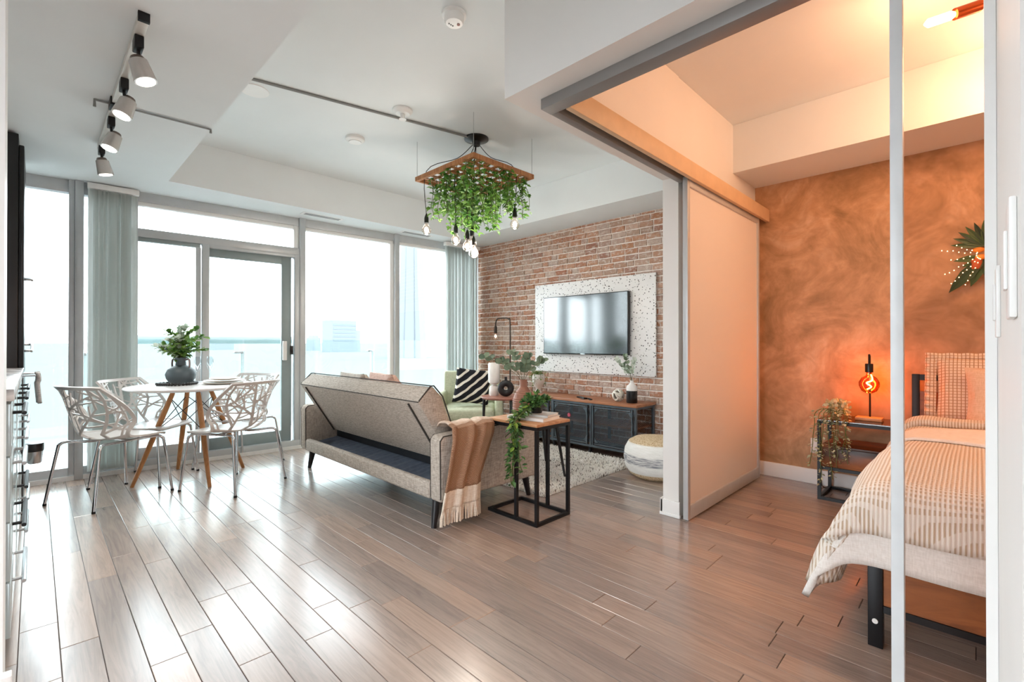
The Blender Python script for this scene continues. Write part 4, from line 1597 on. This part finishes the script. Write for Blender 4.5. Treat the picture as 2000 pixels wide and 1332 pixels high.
sm.v = [(v[1], v[0], v[2]) for v in sm.v]
tag(sm.build('side_mesh', BLACK, t), kind='stuff')

ZK = .525
# face planter, remotes, ball, vase on the console
t = thing('face_planter', 'white head-shaped planter with trailing greenery on the console', 'planter', (4.07, 3.60, ZK))
MB().lathe([(.04, 0), (.046, .008), (.03, .035), (.03, .055), (.052, .085), (.07, .13), (.074, .17), (.066, .205), (.055, .215), (.05, .21), (.05, .18)], 24).build('head', plain('plaster', 'd9d2cb', .6), t, True)
MB().ell((-.069, -.012, .145), .014, .011, .024, 8, 6).build('nose', plain('plaster_nose', 'd9d2cb', .6), t, True)
for s in (-1, 1):
    MB().ell((-.063, s * .025 - .012, .162), .010, .014, .007, 8, 6).build('brow', plain('plaster_brow%d' % s, 'd2cbc4', .6), t, True)
MB().ell((-.062, -.012, .112), .009, .016, .006, 8, 6).build('lips', plain('plaster_lip', 'd2c6c0', .6), t, True)
rq = random.Random(4)
for k in range(12):
    a = rq.uniform(0, 6.28)
    st = [Vector((.02 * math.cos(a), .02 * math.sin(a), .205)), Vector((.05 * math.cos(a), .05 * math.sin(a), .245)), Vector((.078 * math.cos(a), .078 * math.sin(a), .22)), Vector((.09 * math.cos(a), .09 * math.sin(a), .22 - rq.uniform(.04, .13)))]
    vine(t, None, 0, rq, .024, .010, LEAFG, shape='blade', pts=st, name='trailing_stem')
for k, (x, y, rz, ln, lab) in enumerate(((3.99, 2.93, 62, .17, 'black remote control on the console'), (3.97, 2.82, 50, .13, 'slim dark remote lying beside the larger remote'))):
    t = thing('remote_control', lab, 'remote', (x, y, ZK), R(rz), 'remotes on the console')
    MB().box(-ln / 2, ln / 2, -.02 + .006 * k, .02 - .006 * k, 0, .016 - .005 * k).build('body', BLACKP, t, bevel=.003)
    MB().box(-ln * .3, ln * .3, -.009, .009, .016 - .005 * k, .0175 - .005 * k).build('buttons', plain('btn%d' % k, '3c3c40', .6), t)
t = thing('lattice_ball', 'white decorative openwork ball on the console', 'ornament', (4.03, 2.52, ZK))
BALLM = plain('ball_white', 'ddd5c8', .5)
m = MB()
for k in range(9):
    ax = rvec(rq)
    e1 = ax.cross(Vector((.3, .5, .8))).normalized(); e2 = ax.cross(e1)
    m.tube([Vector((0, 0, .062)) + (e1 * math.cos(q * math.pi / 12) + e2 * math.sin(q * math.pi / 12)) * .053 for q in range(25)], .0085, 6, cap=False)
m.build('bands', BALLM, t, True)
MB().ell((0, 0, .062), .045, .045, .045, 14, 10).build('core', plain('ball_core', '6c6258', .8), t, True)
t = thing('two_tone_vase', 'vase with white shoulder and black lower half holding eucalyptus', 'vase', (4.03, 2.37, ZK))
MB().lathe([(.048, 0), (.052, .006), (.052, .118)], 28).build('lower_band', BLACKP, t, True)
MB().lathe([(.052, .118), (.052, .15), (.046, .165), (.02, .185), (.016, .205), (.02, .215), (.014, .215), (.012, .18)], 28).build('upper_band', CERA, t, True)
for k, (dx, dy, h) in enumerate(((0, .17, .16), (-.02, .06, .19), (.0, -.03, .15), (.03, .12, .10))):
    st = catmull([(0, 0, .17), (dx * .2, dy * .2, .27), (dx * .7, dy * .7, .24 + h * .8), (dx, dy, .26 + h)], 6)
    s_ = MB().tube(st, .0018, 5).build('stem', plain('sprig_stem%d' % k, '6f7059', .7), t)
    for q in range(7, len(st), 2):
        for sg in (-1, 1):
            d = (st[q] - st[q - 1]).normalized() * .4 + Vector((-.2, sg * .7, .3)) + rvec(rq) * .4
            lf = MB()
            leaf(lf, st[q], d, Vector((-.8, -.5, .3)) + rvec(rq) * .5, .04, .03, 'round')
            lf.build('leaf', LEAFP if (q + k) % 2 else EUC, s_, True)
t = thing('dried_twig', 'x', 'twig')
D.objects.remove(t)

# ================================================================== RUG, POUF
RUG, nt, b = newmat('shag_rug')
ge = nd(nt, 'NewGeometry')
L(nt, ramp(nt, ge.outputs['Random Per Island'], [(0, lin('6b625c')), (.10, lin('8d857e')), (.16, lin('e2ddd6')), (1, lin('f3f0eb'))]), b.inputs['Base Color'])
b.inputs['Roughness'].default_value = .95
RUGB = plain('rug_base', 'e3ded7', .95, var=.08, scale=60)
t = thing('shag_rug', 'white shag rug with dark flecks under the coffee tables', 'rug', (0, 0, 0))
ru = random.Random(2)
RX0, RX1, RY0, RY1 = 2.56, 3.86, 2.215, 3.46
MB().box(RX0, RX1, RY0, RY1, .0005, .014).build('backing', RUGB, t, bevel=.006)
m = MB()
for k in range(15000):
    x, y = ru.uniform(RX0, RX1), ru.uniform(RY0, RY1)
    if k < 2600:
        y = RY0 + ru.uniform(-.012, .03)
        if k < 900: x = RX0 + ru.uniform(-.012, .02); y = ru.uniform(RY0, RY1)
    r_ = ru.uniform(.006, .011); a = ru.uniform(0, 6.28); h = ru.uniform(.020, .034)
    tx, ty = ru.uniform(-.012, .012), ru.uniform(-.012, .012)
    vs = [(x + r_ * math.cos(a + q * 2.094), y + r_ * math.sin(a + q * 2.094), .010 if k > 2600 else .002) for q in range(3)] + [(x + tx, y + ty, h)]
    m.add(vs, [(0, 1, 3), (1, 2, 3), (2, 0, 3)])
tag(m.build('pile', RUG, t, weld=False), kind='stuff')

POUF, nt, b = newmat('pouf_weave')
v = coords(nt)
sp = nd(nt, 'SeparateXYZ')
L(nt, v, sp.inputs[0])
n = nd(nt, 'TexNoise', Scale=1.0, Detail=4.0)
L(nt, coords(nt, scale=(14, 14, 160)), n.inputs['Vector'])
nz = nd(nt, 'TexNoise', Scale=90.0, Detail=3.0)
L(nt, v, nz.inputs['Vector'])
jute = ramp(nt, nz.outputs['Fac'], [(.35, lin('b69670')), (.6, lin('dcc6a4'))])
wh = ramp(nt, n.outputs['Fac'], [(.3, lin('e6e2dc')), (.6, lin('f2efea'))])
gr = ramp(nt, n.outputs['Fac'], [(.42, lin('8f8f94')), (.56, lin('dedbd7'))])
zz = ramp(nt, sp.outputs['Z'], [(.0, (0, 0, 0)), (.40, (1, 1, 1))])
band = ramp(nt, sp.outputs['Z'], [(.118, (0, 0, 0)), (.128, (1, 1, 1)), (.19, (1, 1, 1)), (.20, (0, 0, 0))])
top = ramp(nt, sp.outputs['Z'], [(.0, (1, 1, 1)), (.048, (1, 1, 1)), (.052, (0, 0, 0)), (.283, (0, 0, 0)), (.288, (1, 1, 1))])
L(nt, mix(nt, top, mix(nt, band, wh, gr), jute), b.inputs['Base Color'])
b.inputs['Roughness'].default_value = .95
bump(nt, b, nz.outputs['Fac'], .6, .006)
o = MB().lathe([(0, 0), (.17, .0), (.22, .03), (.255, .09), (.265, .16), (.255, .23), (.225, .285), (.18, .312), (.09, .322), (0, .324)], 40).build('pouf', POUF, None, True, loc=(3.62, 1.90, 0))
tag(o, 'round woven pouf with white and grey bands and jute top', 'pouf')

# ================================================================== KITCHEN SLIVER
t = thing('refrigerator', 'tall black refrigerator at the far end of the kitchen', 'refrigerator', (0, 0, 0))
MB().box(-.72, -.075, 4.22, 4.92, .0, 2.395).build('cabinet', BLACKP, t, bevel=.004)
MB().box(-.0745, -.05, 4.225, 4.915, .9, 2.33).build('upper_door', BLACKP, t, bevel=.006)
MB().box(-.0745, -.05, 4.225, 4.915, .03, .89).build('lower_door', BLACKP, t, bevel=.006)
for z0, z1 in ((1.50, 1.53), (1.05, 1.09)):
    MB().tube(catmull([(-.05, 4.27, z0), (-.02, 4.27, z0), (-.015, 4.30, z0), (-.015, 4.5, z1), (-.02, 4.53, z1), (-.05, 4.53, z1)], 4), .008, 8).build('handle', STEEL, t, True)
FRONT = plain('cabinet_gloss', 'b9c6c8', .12, .1, var=.02)
t = thing('base_cabinets', 'glossy pale grey kitchen drawer units with steel handles', 'cabinet', (0, 0, 0))
MB().box(-.66, -.075, 2.30, 4.20, .10, .905).build('carcass', BLACKP, t)
MB().box(-.62, -.12, 2.32, 4.20, 0, .10).build('plinth', BLACKP, t)
zs = [.11, .30, .50, .72, .90]
for c in range(3):
    ya, yb = 2.31 + c * .63, 2.31 + (c + 1) * .63 - .004
    for q in range(4):
        dr = MB().box(-.0745, -.056, ya, yb, zs[q], zs[q + 1] - .005).build('drawer', FRONT, t, bevel=.002)
        zc = zs[q + 1] - .05
        MB().tube([(-.056, ya + .16, zc), (-.026, ya + .16, zc)], .006, 8).tube([(-.056, yb - .16, zc), (-.026, yb - .16, zc)], .006, 8).tube([(-.026, ya + .12, zc), (-.026, yb - .12, zc)], .007, 8).build('handle', BLACK if q % 2 else STEEL, dr, True)
MARB, nt, b = newmat('marble_counter')
n = nd(nt, 'TexNoise', Scale=7.0, Detail=8.0, Distortion=2.0)
L(nt, coords(nt), n.inputs['Vector'])
L(nt, ramp(nt, n.outputs['Fac'], [(.35, lin('5c5a5c')), (.5, lin('a8a6a6')), (.65, lin('dcdad8'))]), b.inputs['Base Color'])
b.inputs['Roughness'].default_value = .25
o = MB().box(-.70, -.048, 2.285, 4.21, .906, .946).build('worktop', MARB, None, bevel=.003)
tag(o, 'grey marble worktop over the kitchen drawers', 'worktop')
t = thing('tea_towel', 'grey tea towel hanging from a steel bar by the kitchen worktop', 'towel', (0, 3.7, 0))
MB().tube([(-.047, -.2, .93), (.0, -.2, .93), (.0, .05, .93), (-.047, .05, .93)], .005, 8).build('bar', STEEL, t, True)
MB().grid(lambda a, b: (.004 + .018 * math.sin(math.pi * min(1, b * 3)) * .4 + .006 * math.sin(a * 9) + .012 * b, -.16 + .18 * a, .938 - .16 * b if b > .1 else .938), 16, 12).build('cloth', fabric('towel_grey', '8d8b8a', 'bdbab8'), t, True, solid=.012)
t = thing('steel_canister', 'small black and steel canister hanging off the kitchen drawers', 'canister', (.0, 3.35, .50))
MB().lathe([(.022, 0), (.026, .005), (.03, .06)], 20).build('steel_cup', STEEL, t, True)
MB().lathe([(.031, .06), (.033, .065), (.033, .10), (0, .103)], 20).build('lid', BLACKP, t, True)
MB().box(-.05, -.028, -.01, .01, .065, .085).build('hook', BLACKP, t)
# ================================================================== BEDROOM
# ---- nightstand
t = thing('nightstand', 'black framed nightstand with glass top and rustic wood shelf', 'nightstand', (0, 0, 0))
NX0, NX1, NY0, NY1, NZ = 3.89, 4.24, .36, .815, .555
fb = .0105
for x in (NX0 + fb, NX1 - fb):
    for y in (NY0 + fb, NY1 - fb):
        MB().bar((x, y, 0), (x, y, NZ - .0005), fb, fb).build('leg', BLACK, t)
for nm_, z in (('base_frame', .0108), ('top_frame', NZ - .0115), ('mid_frame', .225)):
    fm = MB()
    for x in (NX0 + fb, NX1 - fb): fm.bar((x, NY0 + .021, z), (x, NY1 - .021, z), fb, fb)
    for y in (NY0 + fb, NY1 - fb): fm.bar((NX0 + .02, y, z), (NX1 - .02, y, z), fb, fb)
    fm.build(nm_, BLACK, t)

MB().box(NX0 + .003, NX1 - .003, NY0 + .003, NY1 - .003, NZ, NZ + .006).build('glass_top', m_glass('smoked_glass', 'a08674', .3), t)
MB().box(NX0 + .005, NX1 - .01, NY0 + .022, NY1 - .022, .236, .37).build('drawer_box', WOODR, t, bevel=.002)
MB().box(NX0 - .004, NX1 - .01, NY0 + .022, NY1 - .022, .372, .386).build('shelf', WOODR, t, bevel=.001)
# ---- lamp
t = thing('table_lamp', 'amber globe bulb lamp on a thin black stem with wooden base', 'lamp', (4.09, .545, NZ + .006))
MB().box(-.05, .05, -.075, .075, 0, .022).build('base', WOODT, t, bevel=.004)
MB().tube([(.03, 0, .022), (.03, 0, .40), (.03, 0, .448), (.02, 0, .455), (0, 0, .455)], .006, 8).build('stem', BLACKP, t, True)
MB().lathe([(.022, .395), (.024, .39), (.024, .335), (.0, .335)], 18).build('socket', BLACKP, t, True)
MB().tube([(0, 0, .395), (0, 0, .46)], .006, 8).build('cap_rod', BLACKP, t, True)
AMB = m_glass('amber_glass', 'f0a35c', .2)
gl = MB().lathe([(.016, .335), (.018, .315), (.045, .295), (.06, .265), (.06, .24), (.045, .205), (.02, .19), (0, .187)], 24).build('globe', AMB, t, True)
fil = MB()
fil.tube(catmull([(0, -.01, .32), (0, -.018, .28), (0, .015, .26), (0, -.012, .235), (0, .012, .215)], 6), .004, 6)
fil.build('filament', emit('filament_glow', 'ffb45e', 60), gl, True)
li = D.lights.new('lamp_light', 'POINT'); li.energy = 4.5; li.color = (1, .42, .12); li.shadow_soft_size = .05
lo = D.objects.new('lamp_light', li); COL.objects.link(lo); lo.parent = t; lo.location = (0, 0, .25)
# ---- nightstand plant
t = thing('hanging_fern', 'grey-green trailing plant in small pot on the nightstand corner', 'plant', (3.99, .72, NZ + .006))
MB().lathe([(.035, 0), (.045, .055), (.048, .06), (.042, .06), (.038, .045), (0, .045)], 20).build('pot', plain('pot_tan', 'a0764e', .6), t, True)
SAGE = leafmat('sage_leaf', '9aa884', 'dde0c6', .25)
rn = random.Random(6)
for k in range(10):
    d = rvec(rn, .2, .9)
    mb = MB()
    for q in range(12):
        leaf(mb, Vector((d.x * .05, d.y * .05, .06 + d.z * .06)) + rvec(rn) * .03, d + rvec(rn), rvec(rn), .03, .022, 'round')
    mb.build('leaf_cluster', SAGE, t, True, weld=False)['kind'] = 'stuff'
for k in range(9):
    oy = -.09 + .19 * k / 8 + rn.uniform(-.01, .01)
    ln = [.2, .26, .30, .22, .18, .38, .42, .24, .30][k]
    pts = [Vector((0, 0, .055)), Vector((-.05, oy * .6, .075)), Vector((-.115, oy, .045)), Vector((-.13, oy, -.02))]
    for i in range(6): pts.append(pts[-1] + Vector((rn.uniform(-.004, .008), rn.uniform(-.008, .008), -ln / 6)))
    vine(t, None, 0, rn, .022, .011, SAGE, shape='round', pts=pts, name='trailing_stem')
# ---- outlet + cable
t = thing('wall_outlet', 'white wall outlet with a black plug beside the nightstand', 'outlet', (XB, .905, .24))
MB().box(-.006, 0, -.037, .037, 0, .115).build('plate', TRIMW, t, bevel=.002)
MB().box(-.045, -.006, -.045, -.015, .0, .06).build('plug', BLACKP, t, bevel=.004)
o = MB().tube(catmull([(4.255, .875, .24), (4.262, .87, .12), (4.25, .86, .012), (4.2, .80, .008), (4.22, .66, .008), (4.14, .60, .008), (4.2, .52, .008), (4.13, .47, .008), (4.2, .44, .008)], 6), .004, 6).build('lamp_cable', BLACKP, None, True)
tag(o, 'thin black cable curled on the floor under the nightstand', 'cable')
# ---- bed
t = thing('bed', 'bed of black steel with rustic wood headboard and footboard', 'bed', (0, 0, 0))
BY0, BY1 = -1.22, .27
for y in (BY1, BY0):
    lg = MB().box(2.14, 2.18, y - .022, y + .022, 0, .36).build('foot_post', BLACK, t, bevel=.002)
    MB().tube([(2.1395, y, .095), (2.136, y, .095)], .009, 12).build('bolt_cap', TRIMW, lg, True)
    MB().box(4.18, 4.22, y - .02 + (.035 if y > 0 else 0), y + .02 + (.035 if y > 0 else 0), 0, .89).build('head_post', BLACK, t, bevel=.002)
MB().box(2.15, 2.17, BY0 + .023, BY1 - .023, .155, .355).build('footboard', WOODR, t)
MB().box(2.145, 2.175, BY0 + .023, BY1 - .023, .130, .154).build('foot_rail', BLACK, t)
MB().box(4.185, 4.215, BY0 + .021, BY1 + .014, .85, .888).build('head_rail', BLACK, t)
MB().box(4.19, 4.21, BY0 + .021, BY1 + .014, .50, .775).build('headboard', WOODR, t)
for y in (BY0, BY1 + .01):
    MB().box(2.181, 4.179, y - .012, y + .012, .20, .27).build('side_rail', BLACK, t)
o = MB().box(2.20, 4.17, BY0 + .02, BY1 - .02, .275, .50).build('mattress', plain('mattress_white', 'ece7e2', .9), None, bevel=.05, seg=3)
tag(o, 'white mattress under the striped duvet', 'mattress')


def drape(s, tq, up=0.0, flare=1.0, pad=0):
    """s: metres from the head towards the foot; tq: metres from the far side towards the nightstand side"""
    ztop = .545 + up
    X = 3.98 - s
    foot = 2.17 + .03
    r_ = .10
    dzs = 0
    over = foot - X
    if over > 0:
        if over < r_ * 1.57:
            a = over / r_
            X = foot - r_ * math.sin(a) * .75; dzs = r_ * (1 - math.cos(a))
        else:
            X = foot - r_ * .75 - .10 * (over - r_ * 1.57); dzs = r_ + (over - r_ * 1.57)
    Y = BY0 + tq
    edge = BY1 - .06
    over = Y - edge
    dzt = 0
    r2 = .13
    if over > 0:
        if over < r2 * 1.57:
            a = over / r2
            Y = edge + r2 * math.sin(a); dzt = r2 * (1 - math.cos(a))
        else:
            q = over - r2 * 1.57
            Y = edge + r2 + q * .30; dzt = r2 + q * .95
    wob = .010 * math.sin(s * 7 + tq * 3) + .008 * math.sin(tq * 9 - s * 4)
    puff = .02 * math.sin(min(1, max(0, s / 1.9)) * math.pi)
    Z = ztop + puff + wob - ((max(0, dzs) ** 1.7 + max(0, dzt) ** 1.7) ** (1 / 1.7)) * flare
    if dzs > 0 and dzt > 0:
        Y += .25 * min(dzs, dzt)
        X -= .10 * min(dzs, dzt)
    if dzt > .03: Y += .016 * math.sin(s * 13) * min(1, dzt * 6)
    if dzs > .03: X -= .012 * math.sin(tq * 12) * min(1, dzs * 6)
    return (X, Y, max(Z, .03))


DUV = m_stripe('waffle_stripe', 'f1e8de', 'c8b199', 25.0, 'Y', .5, cross=25.0, fuzz=.4)
t = thing('duvet', 'cream and tan waffle striped duvet hanging over the bed corner', 'duvet', (0, 0, 0))
S1, T1 = 2.0, 1.90
MB().grid(lambda a, b: drape(.30 + (S1 - .30) * a, .0 + T1 * b, .045), 60, 60).build('striped_cover', DUV, t, True, solid=.055)
MB().grid(lambda a, b: drape(.5 + (S1 + .075 - .5) * a, .0 + (T1 - .05) * b, .0), 56, 56).build('white_underside', fabric('duvet_lining', 'e6e0d9', 'f5f1ec'), t, True, solid=.025)
MB().grid(lambda a, b: drape(.16 + .30 * a + 0, 0 + 1.70 * b, .09 + .02 * math.sin(a * 3.1416)), 14, 50).build('turned_back_fold', DUV, t, True, solid=.03)
WTH = fabric('throw_white', 'f0e9e2', 'fbf7f2')
t = thing('bed_throw', 'plain white throw laid across the striped duvet', 'blanket', (0, 0, 0))
MB().grid(lambda a, b: drape(.66 + .36 * a, 0 + 1.84 * b, .082), 14, 60).build('cloth', WTH, t, True, solid=.012)
fr = MB()
for k in range(26):
    s = .66 + .36 * (k + .5) / 26
    p = Vector(drape(s, 1.84, .082)); q = Vector(drape(s, 1.885, .082))
    fr.tube([p, q], [.006, .004], 5)
tag(fr.build('fringe', WTH, t, True), kind='stuff')
CHK = m_stripe('check_linen', 'ecd9c6', 'b38b6c', 17.0, 'X', .80, cross=0, fuzz=.5)
nt = CHK.node_tree
bs = nt.nodes['Principled BSDF']
src = bs.inputs['Base Color'].links[0].from_socket
w2 = nd(nt, 'TexWave', wave_type='BANDS', bands_direction='Z', Scale=17.0, Distortion=.5)
L(nt, coords(nt), w2.inputs['Vector'])
L(nt, mix(nt, ramp(nt, w2.outputs['Fac'], [(.8, (0, 0, 0)), (.92, (.8, .8, .8))]), src, lin('b38b6c')), bs.inputs['Base Color'])
p = pillow('bed_pillow', .68, .44, .17, CHK, (4.04, -.135, .795), (R(14), 0, R(90)), 'checked beige pillow with ruffled edge against the headboard', 'pillow', group='pillows on the bed')
rf = MB()
n = 90
for sgn in (1,):
    for i in range(n):
        pass


def per(q):
    q = q % 4
    if q < 1: return (-.34 + .68 * q, -.215)
    if q < 2: return (.34, -.215 + .43 * (q - 1))
    if q < 3: return (.34 - .68 * (q - 2), .215)
    return (-.34, .215 - .43 * (q - 3))


def rfn(a, b):
    u, v = per(a * 4)
    l = math.hypot(u, v)
    ou, ov = (u / .34) ** 5 * .05, (v / .215) ** 5 * .035
    wv_ = .010 * math.sin(a * 4 * 60) * b
    return (u * .97 + ou * b * 1.1, wv_, v * .97 + ov * b * 1.1)


rf.grid(rfn, 240, 2)
rf.build('ruffle', CHK, p, True, solid=.004)
pillow('bed_pillow', .60, .38, .15, fabric('peach_linen', 'e2bfa4', 'f2d6c0'), (3.90, -.235, .77), (R(16), 0, R(90)), 'plain peach pillow in front of the checked pillow', 'pillow', group='pillows on the bed')

# ---- wall spray with fairy lights
t = thing('wall_foliage', 'spray of dark palm leaves with orange blooms and fairy lights on the rust wall', 'wall decoration', (XB - .03, .0, 1.66))
PALM = leafmat('palm_leaf', '20382a', '4f6b3f', .1)
for k in range(9):
    a = R(95 - 14 * k) if k < 6 else R(0)
    mb = MB()
    d = Vector((-.12, math.cos(R(40 + 17 * k)), math.sin(R(40 + 17 * k))))
    leaf(mb, Vector((0, -.03, .06)), Vector((-.1, math.cos(R(8 + 16 * k)), math.sin(R(8 + 16 * k)))), Vector((-1, 0, 0)), .165, .036, 'blade')
    mb.build('palm_leaf', PALM, t, True)
for k, (ang, ln, wd) in enumerate(((-5, .15, .045), (-52, .28, .075), (-70, .2, .06), (-28, .12, .04), (-100, .2, .06))):
    mb = MB()
    leaf(mb, Vector((-.005, -.03, -.01)), Vector((-.1, math.cos(R(ang)), math.sin(R(ang)))), Vector((-1, 0, .1)), ln, wd, 'blade')
    mb.build('broad_leaf', PALM, t, True)
for y, z in ((.0, .035), (-.012, -.012)):
    MB().ell((-.02, y, z), .012, .03, .017, 12, 8).build('orange_bloom', plain('bloom_orange%d' % int(z * 1000), 'e08a2c', .5), t, True)
MB().lathe([(.026, -.06), (.03, -.03), (.03, 0), (.024, .006), (0, .006)], 18, (.0, .01, -.025)).build('clay_cup', plain('clay_cup', 'b0522a', .6), t, True)
FAIRY = emit('fairy_light', 'ffd79a', 4)
fair = MB()
wire = MB()
for ang, n0, l0 in ((160 - 145, 7, .17), (30, 5, .11), (-32, 8, .18), (-50, 8, .2), (-66, 7, .17), (-8, 5, .12)):
    pts = []
    for q in range(n0):
        rr_ = .03 + l0 * q / (n0 - 1)
        p = Vector((-.045, math.cos(R(ang)) * rr_ - .02, math.sin(R(ang)) * rr_ + .004 * math.sin(q * 2)))
        pts.append(p)
        fair.ell(p, .0035, .0035, .0035, 6, 4)
    wire.tube(pts, .0006, 3)
tag(fair.build('fairy_lights', FAIRY, t, True), kind='stuff')
wire.build('light_wire', plain('copper_wire', 'a87a50', .4, .6), t)
# ---- ceiling lamp
t = thing('ceiling_lamp', 'copper armed ceiling lamp with a long glowing tube bulb and added unseen arms over the bed', 'ceiling lamp', (0, 0, 0))
COP = plain('copper', 'a04a20', .25, .8)
WB = emit('warm_bulb', 'ffc27a', 12)
HUB = Vector((3.135, -.16, 2.69))
MB().lathe([(.06, 0), (.06, -.02), (.014, -.03), (.014, -.12), (0, -.12)], 20, (HUB.x, HUB.y, ZC)).build('canopy', COP, t, True)
tip = Vector((2.935, .178, 2.596))
for k in range(4):  # only the first arm is seen; the rest added to spread the light
    a = R((0, 130, 185, 240)[k])
    d0 = tip - HUB
    dd = Vector((d0.x * math.cos(a) - d0.y * math.sin(a), d0.x * math.sin(a) + d0.y * math.cos(a), d0.z))
    ln = dd.length
    dd.normalize()
    q = lambda m_: HUB + dd * (ln * m_)
    MB().tube([HUB, q(.48)], [.006, .006], 8).build('arm', COP, t, True)
    so = MB().tube([q(.45), q(.70)], [.026, .026], 16).build('socket', COP, t, True)
    MB().tube([q(.701), q(.74), q(.96), q(1.0)], [.012, .02, .02, .006], 14).build('tube_bulb', WB, so, True)
    li = D.lights.new('bedroom_light', 'POINT'); li.energy = 6.4; li.color = (1, .54, .30); li.shadow_soft_size = .08
    lo = D.objects.new('bedroom_light', li); COL.objects.link(lo); lo.parent = t; lo.location = q(.9) + Vector((0, 0, -.12))
